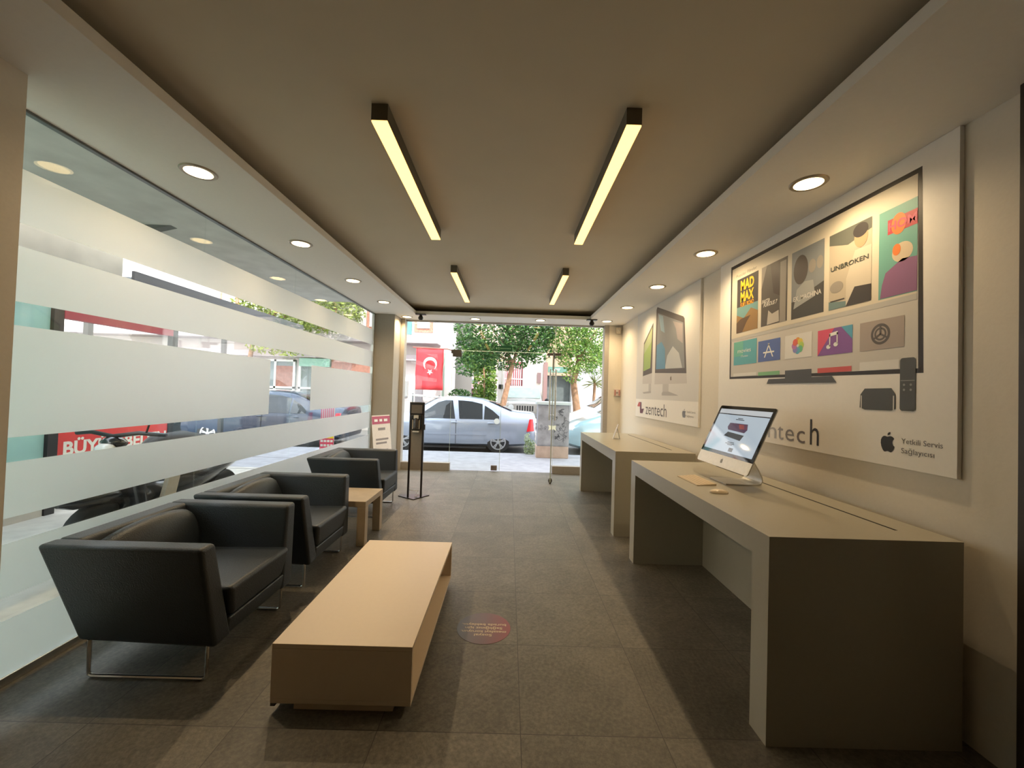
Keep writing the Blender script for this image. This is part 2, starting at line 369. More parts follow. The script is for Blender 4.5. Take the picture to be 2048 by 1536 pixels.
# emergency exit sticker on transom
s = thing('exit_sign', 'dark green emergency exit sticker on the glass above the doors', 'sign', (-.12, FY - .007, 2.16))
part('sign_plate', B(-.285, .03, FY - .012, FY - .007, 2.168, 2.262), mat('exit_green', (.004, .055, .022), .4), s)
mb = MB(); y = FY - .0128; z = 2.215
mb.add([(-.262, y, z), (-.247, y, z + .022), (-.232, y, z), (-.247, y, z - .022)], [(0, 1, 2, 3)])
mb.box(-.222, -.190, y, y + .0005, z - .024, z - .019).box(-.222, -.190, y, y + .0005, z + .019, z + .024).box(-.222, -.217, y, y + .0005, z - .024, z + .024).box(-.195, -.190, y, y + .0005, z - .024, z + .024)
mb.ellips((-.206, y, z + .011), (.004, .001, .005), 8, 5); mb.box(-.209, -.203, y, y + .0005, z - .014, z + .006)
for i in range(9): mb.box(-.175 + i * .021, -.175 + i * .021 + .012, y, y + .0005, z - .009, z + .009)
part('sign_print', mb, mat('exit_print', (.16, .30, .18), .5), s)

# ------------------------------------------------------------------ ceiling lamps
def linear(x0, x1, y0, y1, label):
    t = thing('linear_lamp', label, 'ceiling light', ((x0 + x1) / 2, (y0 + y1) / 2, 2.82), group='linear ceiling lamps')
    part('housing', B(x0, x1, y0, y1, 2.738, 2.82), M_lampcase, t, bevel=.001)
    part('diffuser', B(x0 + .002, x1 - .002, y0 + .002, y1 - .002, 2.731, 2.738), M_lampdiff, t)
linear(-.714, -.633, 1.953, 3.49, 'near left linear lamp glowing warm yellow under the taupe ceiling')
linear(.525, .600, 1.92, 3.49, 'near right linear lamp glowing warm yellow under the taupe ceiling')
linear(-.689, -.618, 4.47, 5.94, 'far left linear lamp, smaller looking, towards the street door')
linear(.552, .621, 4.44, 5.90, 'far right linear lamp, smaller looking, towards the street door')
def downlight(x, y, label, grp, e=33):
    t = thing('downlight', label, 'ceiling light', (x, y, 2.68), group=grp)
    part('trim_ring', MB().lathe((x, y, 2.68), 2, [(-.006, .072), (-.0065, .090), (-.001, .096), (0, .096)], 32, cap=False), M_ring, t, smooth=True)
    part('lamp_disc', MB().lathe((x, y, 2.678), 2, [(-.003, .0001), (-.004, .073), (0, .073)], 32), M_down, t)
    ld = bpy.data.lights.new('spot', 'SPOT'); ld.energy = e; ld.spot_size = radians(160); ld.spot_blend = 1.0; ld.shadow_soft_size = 0.0; ld.color = (1, .74, .43)
    lo = bpy.data.objects.new('spot', ld); COL.objects.link(lo); lo.parent = t; lo.location = (0, 0, -.02)
for i, (x, y, w) in enumerate([(-1.88, 2.39, 'nearest the camera'), (-1.87, 3.55, 'second from the camera'), (-1.865, 4.73, 'third from the camera'), (-1.85, 5.85, 'fourth from the camera'), (-1.80, 6.98, 'in the corner by the front glass')]):
    downlight(x, y, 'round recessed downlight in the left soffit, ' + w, 'left soffit downlights', 40)
for i, (x, y, w) in enumerate([(1.675, 2.28, 'nearest the camera, above the large poster'), (1.66, 3.46, 'second from the camera'), (1.645, 4.56, 'third from the camera'), (1.635, 5.69, 'fourth from the camera'), (1.615, 6.80, 'in the corner by the front glass')]):
    downlight(x, y, 'round recessed downlight in the right soffit, ' + w, 'right soffit downlights', 25)
downlight(-.62, 6.98, 'round downlight in the soffit above the door, left one', 'front soffit downlights')
downlight(.50, 6.92, 'round downlight in the soffit above the door, right one', 'front soffit downlights')
for x, w in ((-1.50, 'left'), (1.34, 'right')):
    t = thing('security_camera', 'small black dome security camera at the %s end of the front soffit' % w, 'security camera', (x, 6.70, 2.68))
    part('mount', MB().box(x - .085, x + .085, 6.66, 6.74, 2.665, 2.68), M_dark, t, bevel=.003)
    part('bracket', MB().lathe((x, 6.70, 2.63), 2, [(0, .03), (.04, .022)], 16), M_dark, t)
    part('dome', MB().ellips((x, 6.70, 2.612), (.042, .042, .038), 16, 10), M_black, t, smooth=True)
t = thing('motion_sensor', 'small beige motion sensor high in the front right corner', 'sensor', (1.915, 7.2, 2.60))
part('body', MB().hexa([(1.88, 7.17, 2.53), (1.95, 7.15, 2.53), (1.95, 7.215, 2.53), (1.88, 7.215, 2.53)], [(1.875, 7.15, 2.64), (1.95, 7.13, 2.64), (1.95, 7.215, 2.64), (1.875, 7.215, 2.64)]), mat('sensor_cream', (.66, .56, .42), .5), t, bevel=.006)
part('lens', MB().ellips((1.912, 7.155, 2.59), (.02, .012, .025), 12, 8), mat('sensor_lens', (.75, .68, .55), .3), t, smooth=True)
t = thing('alarm_button', 'small reddish white call button box on the wall by the front glass', 'alarm button', (1.93, 7.2, 1.5))
part('box', B(1.87, 1.985, 7.185, 7.218, 1.42, 1.55), mat('alarm_white', (.72, .62, .56), .5), t, bevel=.005)
for x in (1.875, 1.95): part('red_bar', B(x, x + .018, 7.178, 7.186, 1.43, 1.53), mat('alarm_red', (.45, .16, .13), .5), t)
part('button', MB().lathe((1.92, 7.186, 1.48), 1, [(0, .018), (-.01, .016)], 16), mat('alarm_grey', (.30, .25, .24), .5), t)

# ------------------------------------------------------------------ armchairs
def armchair():
    t = thing('armchair', 'black leather tub armchair nearest the camera', 'armchair', (-1.75, 2.33, 0), group='black armchairs along the striped glass')
    y0, y1 = 1.905, 2.745
    def arm(ya, s):   # ya outer top y, s=+1 towards inside
        b = [(-2.03, ya + s * .075, .175), (-1.372, ya + s * .075, .155), (-1.372, ya + s * .195, .155), (-2.03, ya + s * .195, .175)]
        tt = [(-2.175, ya, .655), (-1.405, ya, .655), (-1.405, ya + s * .10, .655), (-2.175, ya + s * .10, .655)]
        if s < 0: b = [b[3], b[2], b[1], b[0]]; tt = [tt[3], tt[2], tt[1], tt[0]]
        return MB().hexa(b, tt)
    part('armrest', arm(y0, 1), M_leather, t, bevel=.022, seg=4); part('armrest', arm(y1, -1), M_leather, t, bevel=.022, seg=4)
    mb = MB().hexa([(-2.03, y0 + .19, .175), (-1.92, y0 + .19, .175), (-1.92, y1 - .19, .175), (-2.03, y1 - .19, .175)], [(-2.175, y0 + .09, .655), (-2.06, y0 + .09, .655), (-2.06, y1 - .09, .655), (-2.175, y1 - .09, .655)])
    part('backrest', mb, M_leather, t, bevel=.02, seg=3)
    rings = []; n = 14
    for i in range(n + 1):
        u = i / n; y = y0 + .125 + (y1 - y0 - .25) * u; b = sin(pi * u) ** .6
        zt = .60 + .075 * b; xi = -1.93 + .035 * b; yl = y + (.5 - u) * -.0
        prof = [(-2.00, .40), (-1.93 + .055 * b, .40), (xi, .48), (xi - .03, zt - .06), (xi - .055, zt - .015), (xi - .085, zt), (xi - .12, zt - .01), (-2.10, zt - .05)]
        rings.append([(px, y, pz) for px, pz in prof])
    part('back_cushion', MB().loft(rings), M_leather, t, smooth=True, angle=75)
    mb = MB().hexa([(-1.99, y0 + .19, .255), (-1.375, y0 + .19, .245), (-1.375, y1 - .19, .245), (-1.99, y1 - .19, .255)], [(-1.99, y0 + .145, .40), (-1.352, y0 + .145, .415), (-1.352, y1 - .145, .415), (-1.99, y1 - .145, .40)])
    part('seat_cushion', mb, M_leather, t, bevel=.028, seg=4)
    part('seat_base', MB().hexa([(-2.0, y0 + .17, .17), (-1.385, y0 + .17, .16), (-1.385, y1 - .17, .16), (-2.0, y1 - .17, .17)], [(-2.0, y0 + .17, .25), (-1.372, y0 + .17, .25), (-1.372, y1 - .17, .25), (-2.0, y1 - .17, .25)]), M_leather, t, bevel=.012)
    for ly in (y0 + .085, y1 - .125):
        mb = MB().tube([(-1.415, ly, .17), (-1.415, ly, .03), (-1.42, ly, .015), (-1.435, ly, .009), (-1.96, ly, .009), (-1.975, ly, .015), (-1.98, ly, .03), (-1.98, ly, .18)], .0085, 8)
        part('leg', mb, M_steel, t, smooth=True, label='chromed steel sled leg')
    return t
a1 = armchair()
a2 = copy_tree(a1); a2.location.y += .925; a2['label'] = 'black leather tub armchair, middle one, with the small wooden table right behind it'
a3 = copy_tree(a1); a3.location.y += 2.50; a3['label'] = 'black leather tub armchair, farthest one, behind the small wooden table'

# coffee table
t = thing('coffee_table', 'long low cream coffee table with an open shelf in the middle of the room', 'coffee table', (-.69, 2.42, 0))
X0, X1, Y0, Y1 = -1.0, -.387, 1.80, 3.04
part('tabletop', B(X0, X1, Y0, Y1, .282, .302), M_lam, t, bevel=.0015)
part('shelf', B(X0, X1, Y0, Y1, .045, .065), M_lam, t, bevel=.0015)
for ya, yb in ((Y0, Y0 + .02), (Y1 - .02, Y1)): part('end_panel', B(X0, X1, ya, yb, .0655, .2815), M_lam, t, bevel=.001)
part('plinth', B(X0 + .09, X1 - .085, Y0 + .03, Y1 - .05, 0, .045), M_lam, t)
part('foot', B(X0, X0 + .02, Y0 + .004, Y0 + .03, .03, .045), M_dark, t, label='tiny dark corner foot')

# side table
t = thing('side_table', 'small square maple side table between the middle and farthest armchair', 'side table', (-1.51, 3.87, 0))
part('tabletop', B(-1.76, -1.262, 3.69, 4.19, .35, .402), M_maple, t, bevel=.003)
for x in (-1.76, -1.337):
    for y in (3.69, 4.115): part('leg', B(x, x + .075, y, y + .075, 0, .35), M_maple, t, bevel=.003)

# sanitizer stand
t = thing('sanitizer_stand', 'slim dark floor stand with a hand sanitizer dispenser in front of the glass', 'sanitizer stand', (-1.21, 5.40, 0))
M_st = mat('stand_black', (.022, .018, .018), .35); M_pan = mat('stand_panel_grey', (.26, .225, .19), .5)
part('base_plate', MB().prism([(-1.43, 5.52), (-1.43, 5.42), (-1.19, 5.265), (-1.035, 5.50), (-1.035, 5.52)], 2, 0, .012), M_st, t)
for x in (-1.300, -1.130): part('post', B(x, x + .024, 5.36, 5.385, .012, 1.255), M_st, t, bevel=.003)
part('panel', B(-1.276, -1.130, 5.368, 5.376, .37, 1.255), M_pan, t)
part('header_frame', MB().box(-1.300, -1.106, 5.352, 5.366, 1.10, 1.262), M_st, t, bevel=.01)
part('header_plate', B(-1.275, -1.135, 5.348, 5.352, 1.115, 1.225), mat('header_plate_grey', (.16, .135, .115), .45), t)
mb = MB().box(-1.272, -1.140, 5.335, 5.366, .90, 1.095)
part('dispenser', mb, M_black, t, bevel=.006)
part('bottle', MB().lathe((-1.205, 5.325, .915), 2, [(0, .03), (.10, .03), (.12, .02), (.14, .02)], 16), mat('bottle_smoke', (.05, .045, .045), .15), t, smooth=True)
part('pump', MB().box(-1.235, -1.175, 5.315, 5.335, 1.045, 1.09), mat('pump_white', (.62, .60, .57), .4), t, bevel=.003)
for x in (-1.255, -1.170): part('painted_highlight', B(x, x + .011, 5.328, 5.334, .91, 1.03), mat('highlight_paint', (.55, .48, .38), .5), t)  # highlights on the dispenser, painted as two pale bars
part('drip_tray', B(-1.245, -1.165, 5.31, 5.366, .87, .885), mat('tray_white', (.70, .67, .62), .4), t)
part('side_clip', B(-1.106, -1.092, 5.35, 5.385, .90, .97), M_st, t)
part('cable', MB().tube([(-1.29, 5.40, .10), (-1.22, 5.42, .085), (-1.16, 5.40, .09), (-1.19, 5.41, .05), (-1.15, 5.42, .03), (-1.20, 5.38, .02), (-1.16, 5.36, .02)], .004, 6), mat('cable_white', (.6, .58, .55), .5), t, smooth=True)

# leaning notice board behind far chair
t = thing('notice_board', 'narrow white notice board with a magenta header behind the farthest armchair', 'notice board', (-1.99, 6.38, 0))
def lb(u, w, off=0): return Vector((-2.115 + .17 * u + .10 * (1 - w) + off * .8, 6.30 + .36 * u - .02 * (1 - w) - off * .5, .02 + .98 * w))
def lean(mb, u0, u1, w0, w1, th, off, m=0):
    b = [lb(u0, w0, off), lb(u1, w0, off), lb(u1, w0, off - th), lb(u0, w0, off - th)]; tt = [lb(u0, w1, off), lb(u1, w1, off), lb(u1, w1, off - th), lb(u0, w1, off - th)]
    mb.hexa([tuple(v) for v in b], [tuple(v) for v in tt], m)
mb = MB(); lean(mb, 0, 1, 0, 1, .01, 0); part('panel', mb, mat('notice_white', (.72, .66, .60), .5), t)
mb = MB(); lean(mb, 0, 1, .86, .985, .001, .002); part('header_print', mb, mat('notice_magenta', (.42, .06, .12), .5), t)
for u0, u1, w0, w1 in ((.3, .7, .76, .80), (.15, .85, .60, .63), (.15, .75, .54, .57), (.2, .8, .42, .45), (.15, .85, .30, .33)):
    mb = MB(); lean(mb, u0, u1, w0, w1, .001, .002); part('text_line', mb, mat('notice_grey', (.25, .22, .21), .6), t)
for u0, u1 in ((.12, .3), (.4, .55), (.65, .85)):
    mb = MB(); lean(mb, u0, u1, .90, .94, .001, .0035); part('header_mark', mb, M_white, t)

# floor sticker
t = thing('floor_sticker', 'round blue and red distance sticker on the floor beside the coffee table', 'sticker', (-.108, 2.485, 0))
def st_mat():
    m = bpy.data.materials.new('sticker_gradient'); m.use_nodes = True; N = m.node_tree.nodes; L = m.node_tree.links; p = N['Principled BSDF']
    tcn = N.new('ShaderNodeTexCoord'); sp = N.new('ShaderNodeSeparateXYZ'); r = N.new('ShaderNodeValToRGB'); ma = N.new('ShaderNodeMath'); ma.operation = 'MULTIPLY_ADD'; ma.inputs[1].default_value = 3; ma.inputs[2].default_value = .5
    L.new(tcn.outputs['Object'], sp.inputs[0]); L.new(sp.outputs['X'], ma.inputs[0]); L.new(ma.outputs[0], r.inputs[0]); L.new(r.outputs[0], p.inputs['Base Color'])
    r.color_ramp.elements[0].color = (.075, .085, .115, 1); r.color_ramp.elements[1].color = (.26, .045, .055, 1); e = r.color_ramp.elements.new(.5); e.color = (.14, .075, .095, 1)
    p.inputs['Roughness'].default_value = .4; return m
part('disc', MB().lathe((-.108, 2.485, 0), 2, [(0, .162), (.0012, .162)], 48), st_mat(), t)
mb = MB(); M_sttxt = mat('sticker_text', (.62, .50, .33), .5)
for s_, yc, wd in (('Sosyal', 2.408, .105), ('mesafeyi koruyun.', 2.442, .27), ('Sağlığınız için', 2.478, .225), ('burada bekleyin.', 2.514, .27)):
    text_on(mb, s_, (-.108 + wd / 2, yc + .024 - .012, .0016), (-1, 0, 0), (0, -1, 0), wd, .023, bold=.015)
part('lettering', mb, M_sttxt, t)

# ------------------------------------------------------------------ desks
def desk(y0, y1, s0, s1, label):
    t = thing('display_desk', label, 'desk', (1.53, (y0 + y1) / 2, 0), group='taupe display desks along the right wall')
    part('desktop', B(1.107, 1.927, y0 + .115, y1 - .115, .752, .862), M_desk, t)
    part('side_panel', B(1.107, 1.927, y0, y0 + .115, 0, .862), M_desk, t)
    part('side_panel', B(1.107, 1.927, y1 - .115, y1, 0, .862), M_desk, t)
    part('back_panel', B(1.70, 1.72, y0 + .115, y1 - .115, 0, .752), M_desk, t)
    part('cable_slot', B(1.762, 1.775, s0, s1, .855, .8628), M_slot, t, label='thin dark slot in the desktop')
    return t
desk(1.697, 3.60, 1.83, 3.42, 'taupe display desk in front carrying the computer')
desk(4.14, 6.14, 4.36, 5.95, 'taupe display desk at the back near the street window')
t = thing('sign_holder', 'small white leaning card holder on the rear desk', 'sign holder', (1.41, 5.33, .862))
part('card', MB().hexa([(1.37, 5.27, .862), (1.378, 5.27, .862), (1.41, 5.42, .862), (1.402, 5.42, .862)], [(1.435, 5.27, 1.05), (1.443, 5.27, 1.05), (1.475, 5.42, 1.05), (1.467, 5.42, 1.05)]), mat('holder_white', (.74, .70, .66), .3), t)
part('rear_stay', MB().hexa([(1.47, 5.30, .862), (1.476, 5.30, .862), (1.49, 5.40, .862), (1.484, 5.40, .862)], [(1.43, 5.30, 1.02), (1.436, 5.30, 1.02), (1.455, 5.40, 1.02), (1.449, 5.40, 1.02)]), mat('holder_clear', (.55, .52, .46), .2), t)

# desktop computer
t = thing('desktop_computer', 'slim silver all-in-one computer with a lit screen on the front desk', 'computer', (1.55, 2.77, .862))
TL = radians(23.6); up = Vector((sin(TL), 0, cos(TL))); nrm = Vector((-cos(TL), 0, sin(TL))); O = Vector((1.448, 2.765, .969))
def sp(u, v, d=0): return tuple(O + Vector((0, -1, 0)) * u + up * v + nrm * d)   # u right as seen, v up, d out of screen
def srect(mb, u0, u1, v0, v1, d, m=0): mb.add([sp(u0, v0, d), sp(u1, v0, d), sp(u1, v1, d), sp(u0, v1, d)], [(0, 1, 2, 3)], m)
def sbox(mb, u0, u1, v0, v1, d0, d1, m=0): mb.hexa([sp(u0, v0, d0), sp(u1, v0, d0), sp(u1, v0, d1), sp(u0, v0, d1)][::-1], [sp(u0, v1, d0), sp(u1, v1, d0), sp(u1, v1, d1), sp(u0, v1, d1)][::-1], m)
def rrect(u0, u1, v0, v1, r, n=5, cs=(1, 1, 1, 1)):
    out = []
    for (cx, cy, a0, k) in ((u1 - r, v0 + r, -pi / 2, cs[0]), (u1 - r, v1 - r, 0, cs[1]), (u0 + r, v1 - r, pi / 2, cs[2]), (u0 + r, v0 + r, pi, cs[3])):
        for i in range(n + 1): a = a0 + pi / 2 * i / n; out.append((cx + r * cos(a), cy + r * sin(a)))
    return out
rings = []
pr = rrect(-.325, .325, 0, .45, .016)
for d, k in ((-.002, 1.0), (-.008, 1.0), (-.018, .86), (-.034, .6), (-.040, .3)):
    rings.append([sp(u * k, .225 + (v - .225) * k, d) for u, v in pr])
part('housing', MB().loft(rings), M_alu, t, smooth=True, angle=50)
part('chin', MB().add([sp(u, v, -.0005) for u, v in rrect(-.325, .325, 0, .085, .0159, cs=(1, 0, 0, 1))][0:0] or [sp(-.325, .02, -.0005), sp(-.32, .006, -.0005), sp(-.309, 0, -.0005), sp(.309, 0, -.0005), sp(.32, .006, -.0005), sp(.325, .02, -.0005), sp(.325, .083, -.0005), sp(-.325, .083, -.0005)], [tuple(range(8))]), mat('chin_aluminium', (.78, .74, .66), .3, metal=.25), t)
mb = MB(); mb.add([sp(.325 if False else u, v, 0) for u, v in [(-.325, .083), (.325, .083), (.325, .434), (.32, .446), (.309, .45), (-.309, .45), (-.32, .446), (-.325, .434)]], [tuple(range(8))])
part('bezel', mb, mat('screen_bezel_glass', (.008, .008, .010), .04, spec=.7), t)
def em(name, c, e=1.0):
    return mat(name, (.02, .02, .02), .05, spec=.7, emit=c, estr=e)
mb = MB(); srect(mb, -.299, .299, .108, .425, .0006, 0); srect(mb, -.299, .299, .390, .425, .0009, 1); srect(mb, -.299, .299, .383, .390, .0009, 2)
# two stacked phones / laptop picture and caption lines
for poly, m_ in (([(-.10, .255), (.10, .245), (.08, .205), (-.13, .222)], 4), ([(-.12, .322), (.09, .325), (.11, .285), (.09, .262), (-.11, .27), (-.13, .29)], 3), ([(-.01, .318), (.085, .320), (.10, .288), (.02, .285)], 5)):
    mb.add([sp(u + .02, v, .0012) for u, v in poly], [tuple(range(len(poly)))], m_)
for u0, u1, v in ((-.03, .03, .358), (-.05, .05, .348), (-.03, .05, .180), (-.05, .06, .170), (-.02, .04, .162)): srect(mb, u0, u1, v, v + .005, .0012, 4)
srect(mb, .02, .07, .118, .145, .0012, 4)
part('screen', mb, [em('screen_white', (.36, .42, .47), .80), em('screen_bar', (.42, .44, .45), .8), em('screen_dark', (.02, .02, .03), .4), em('screen_purple', (.12, .07, .12), .5), em('screen_slate', (.05, .055, .06), .5), em('screen_ember', (.45, .10, .05), .6)], t)
mb = MB(); mb.add([sp((x - .5) * .030, .028 + y * .036, .0004) for x, y in APPLE], [tuple(range(len(APPLE)))]); mb.add([sp((x - .5) * .030, .028 + y * .036, .0004) for x, y in LEAF], [tuple(range(len(LEAF)))])
part('logo', mb, mat('logo_grey', (.25, .24, .22), .35), t)
prof = [(1.455, .864), (1.60, .864), (1.665, .865), (1.690, .872), (1.702, .890), (1.700, .915), (1.680, .960), (1.645, 1.02), (1.600, 1.085), (1.575, 1.12)]
rings = []
for i, (x, z) in enumerate(prof):
    wd = .105 if i < 4 else .105 - .004 * (i - 3)
    a = prof[max(i - 1, 0)]; b = prof[min(i + 1, len(prof) - 1)]; dx, dz = b[0] - a[0], b[1] - a[1]; l = math.hypot(dx, dz); nx, nz = -dz / l * .004, dx / l * .004
    if i == 0: z = .867; 
    rings.append([(x + nx, 2.79 - wd, z + nz), (x + nx, 2.79 + wd, z + nz), (x - nx, 2.79 + wd, max(.8625, z - nz)), (x - nx, 2.79 - wd, max(.8625, z - nz))])
part('stand', MB().loft(rings), mat('stand_aluminium', (.60, .58, .53), .38, metal=.6), t, smooth=True, angle=50)
t = thing('keyboard', 'small white keyboard on the front desk before the screen', 'keyboard', (1.31, 2.79, .862))
part('case', MB().hexa([(1.238, 2.63, .862), (1.375, 2.65, .862), (1.372, 2.95, .862), (1.235, 2.93, .862)], [(1.238, 2.63, .867), (1.375, 2.65, .875), (1.372, 2.95, .875), (1.235, 2.93, .867)]), mat('keyboard_metal', (.58, .47, .33), .35), t, bevel=.001)
mb = MB()
for r in range(5):
    for c in range(14):
        x = 1.246 + r * .0245; y = 2.643 + c * .0203 + r * .0032; z = .8665 + (x - 1.238) * .058
        mb.box(x, x + .0215, y, y + .0175, z, z + .0022)
part('keys', mb, mat('key_white', (.66, .53, .36), .4), t)
t = thing('mouse', 'low white computer mouse beside the keyboard', 'computer mouse', (1.29, 2.455, .862))
rings = []
for i in range(11):
    u = i / 10; x = 1.233 + .114 * u; hw = .029 * (1 - abs(2 * u - 1) ** 3.2) ** .45 + .0005; h = .004 + .019 * sin(pi * min(1, u * .95 + .04)) ** .7
    rings.append([(x, 2.455 + hw * cos(a), .864 + h * max(0, sin(a)) ** .8 if sin(a) > 0 else .8625) for a in [2 * pi * k / 16 for k in range(16)]])
part('shell', MB().loft(rings), mat('mouse_white', (.74, .62, .45), .18, coat=.5), t, smooth=True, angle=60)

# ------------------------------------------------------------------ posters on the right wall
def wallart(name, label, y0, y1, z0):
    t = thing(name, label, 'poster', (1.985, (y0 + y1) / 2, z0))
    part('panel', B(1.968, 1.989, y0, y1, z0, 2.679), [M_board], t, bevel=.0015)
    return t
class Art:
    def __init__(s): s.mb = MB(); s.mats = []; s.k = 0
    def mi(s, name, col, r=.5):
        m = mat(name, col, r, noise=.0)
        if m not in s.mats: s.mats.append(m)
        return s.mats.index(m)
    def poly(s, pts, name, col, lvl):
        x = 1.968 - .0004 * lvl; n = len(pts); m = s.mi(name, col)
        s.mb.add([(x, y, z) for y, z in pts], [tuple(range(n))], m)
    def rect(s, ya, yb, z0, z1, name, col, lvl): s.poly([(ya, z0), (yb, z0), (yb, z1), (ya, z1)], name, col, lvl)
    def disc(s, y, z, r, name, col, lvl, ry=None, a0=0, a1=2 * pi, n=24, inner=0):
        ry = ry or r
        o = [(y + r * cos(a0 + (a1 - a0) * k / n), z + ry * sin(a0 + (a1 - a0) * k / n)) for k in range(n + (0 if a1 - a0 > 6.28 else 1))]
        if inner:
            x = 1.968 - .0004 * lvl; m = s.mi(name, col); q = inner / r
            vs = [(x, a, b) for a, b in o] + [(x, y + (a - y) * q, z + (b - z) * q) for a, b in o]; k = len(o)
            rng = range(k) if a1 - a0 > 6.28 else range(k - 1)
            s.mb.add(vs, [(i, (i + 1) % k, k + (i + 1) % k, k + i) for i in rng], m)
        else: s.poly(o, name, col, lvl)
    def text(s, txt, yl, yr, z, h, name, col, lvl, bold=0, skew=0):
        text_on(s.mb, txt, (1.968 - .0004 * lvl, yl, z), (0, -1, 0), (0, 0, 1), yl - yr, h, s.mi(name, col), bold, skew)
    def apple(s, yc, z, w, h, name, col, lvl):
        for P in (APPLE, LEAF): s.poly([(yc - (x - .5) * w, z + y * h) for x, y in P], name, col, lvl)
INK = (.028, .028, .030)
t1 = wallart('wall_poster', 'large white advertising board on the right wall showing a television with film pictures', 1.762, 3.795, 1.113)
A = Art()
A.poly([(3.612, 2.615), (1.925, 2.59), (1.910, 1.585), (3.606, 1.61)], 'tv_frame', (.028, .022, .018), 1)
A.poly([(3.590, 2.585), (1.945, 2.565), (1.935, 1.608), (3.585, 1.628)], 'tv_screen', (.60, .57, .52), 2)
A.poly([(3.590, 2.585), (1.945, 2.565), (1.944, 1.975), (3.588, 1.965)], 'tv_screen_top', (.68, .62, .50), 3)
A.text('Popüler Filmler', 3.522, 3.231, 2.492, .026, 'ink_soft', (.20, .17, .13), 4)
# film tiles: plain stand-in pictures with their titles
def mt(yl, yr, z0, z1, c, nm): A.rect(yl, yr, z0, z1, nm, c, 4)
mt(3.507, 3.207, 2.003, 2.470, (.055, .05, .05), 'tile_charcoal')
A.rect(3.507, 3.207, 2.12, 2.225, 'tile_teal', (.16, .32, .32), 5); A.poly([(3.507, 2.003), (3.207, 2.003), (3.207, 2.15), (3.30, 2.19), (3.40, 2.12), (3.507, 2.16)], 'tile_ochre', (.30, .18, .07), 6)
A.poly([(3.507, 2.003), (3.42, 2.003), (3.36, 2.08), (3.30, 2.13), (3.44, 2.12), (3.507, 2.09)], 'tile_brown', (.12, .075, .045), 7)
A.text('MAD', 3.452, 3.262, 2.365, .085, 'title_yellow', (.85, .50, .03), 8, bold=.04); A.text('MAX', 3.452, 3.262, 2.265, .085, 'title_yellow', (.85, .50, .03), 8, bold=.04)
A.text('FURY ROAD', 3.452, 3.262, 2.222, .034, 'title_orange', (.75, .33, .02), 8, bold=.03)
mt(3.165, 2.866, 2.005, 2.472, (.10, .09, .08), 'tile_grey')
A.poly([(3.165, 2.30), (3.10, 2.472), (3.165, 2.472)], 'tile_stone', (.32, .29, .25), 5); A.poly([(3.06, 2.472), (2.95, 2.472), (2.94, 2.2), (3.02, 2.24)], 'tile_umber', (.065, .05, .045), 5)
A.rect(2.945, 2.88, 2.005, 2.45, 'tile_stone', (.32, .29, .25), 6); A.poly([(3.09, 2.01), (2.95, 2.015), (2.955, 2.10), (3.03, 2.085), (3.075, 2.12)], 'tile_pale', (.52, .48, .42), 7)
A.text('FAST&', 3.155, 3.06, 2.185, .028, 'title_white', (.75, .72, .66), 8, bold=.03, skew=.3); A.text('FURIOUS 7', 3.135, 2.978, 2.155, .03, 'title_white', (.75, .72, .66), 8, bold=.03, skew=.3)
mt(2.823, 2.529, 2.0, 2.470, (.060, .060, .058), 'tile_graphite')
A.poly([(2.823, 2.12), (2.529, 2.2), (2.529, 2.470), (2.823, 2.470)], 'tile_slate', (.23, .25, .26), 5)
A.disc(2.735, 2.33, .068, 'tile_umber', (.17, .145, .12), 6, ry=.10); A.poly([(2.80, 2.07), (2.60, 2.12), (2.62, 2.23), (2.70, 2.24), (2.77, 2.20)], 'tile_mist', (.36, .37, .36), 6)
A.disc(2.63, 2.325, .032, 'tile_stone', (.32, .29, .25), 7, ry=.045); A.disc(2.563, 2.33, .028, 'tile_stone', (.32, .29, .25), 7, ry=.042)
A.text('EX_MACHINA', 2.80, 2.548, 2.122, .033, 'title_white', (.75, .72, .66), 8, bold=.01)
mt(2.488, 2.193, 1.998, 2.462, (.50, .44, .34), 'tile_sand')
A.poly([(2.488, 2.462), (2.193, 2.462), (2.193, 2.40), (2.35, 2.36), (2.488, 2.40)], 'tile_storm', (.13, .14, .12), 5)
A.disc(2.262, 2.375, .045, 'tile_skin', (.48, .33, .20), 6, ry=.06); A.disc(2.265, 2.415, .05, 'tile_charcoal', (.04, .04, .04), 7, ry=.04)
A.poly([(2.36, 2.00), (2.193, 1.998), (2.193, 2.31), (2.30, 2.31), (2.36, 2.16)], 'tile_shirt', (.60, .54, .44), 6); A.poly([(2.36, 1.998), (2.193, 1.998), (2.193, 2.09), (2.30, 2.10)], 'tile_charcoal', (.04, .04, .04), 8)
A.poly([(2.488, 1.998), (2.36, 1.998), (2.36, 2.03), (2.488, 2.05)], 'tile_sea', (.16, .24, .24), 6); A.rect(2.475, 2.37, 2.045, 2.052, 'tile_charcoal', (.04, .04, .04), 7); A.disc(2.43, 2.13, .05, 'tile_stone', (.32, .29, .25), 6, ry=.035)
A.text('UNBROKEN', 2.474, 2.210, 2.234, .028, 'title_ink', (.06, .07, .06), 9, bold=.02)
mt(2.150, 1.944, 1.986, 2.452, (.15, .38, .33), 'tile_turquoise')
A.poly([(2.10, 2.318), (1.944, 2.318), (1.944, 2.395), (2.10, 2.395)], 'tile_crimson', (.50, .05, .07), 5); A.disc(2.04, 2.357, .04, 'tile_flame', (.75, .20, .04), 6, ry=.055)
A.text('HOM', 2.095, 1.946, 2.335, .045, 'title_pink', (.62, .10, .16), 7, bold=.03)
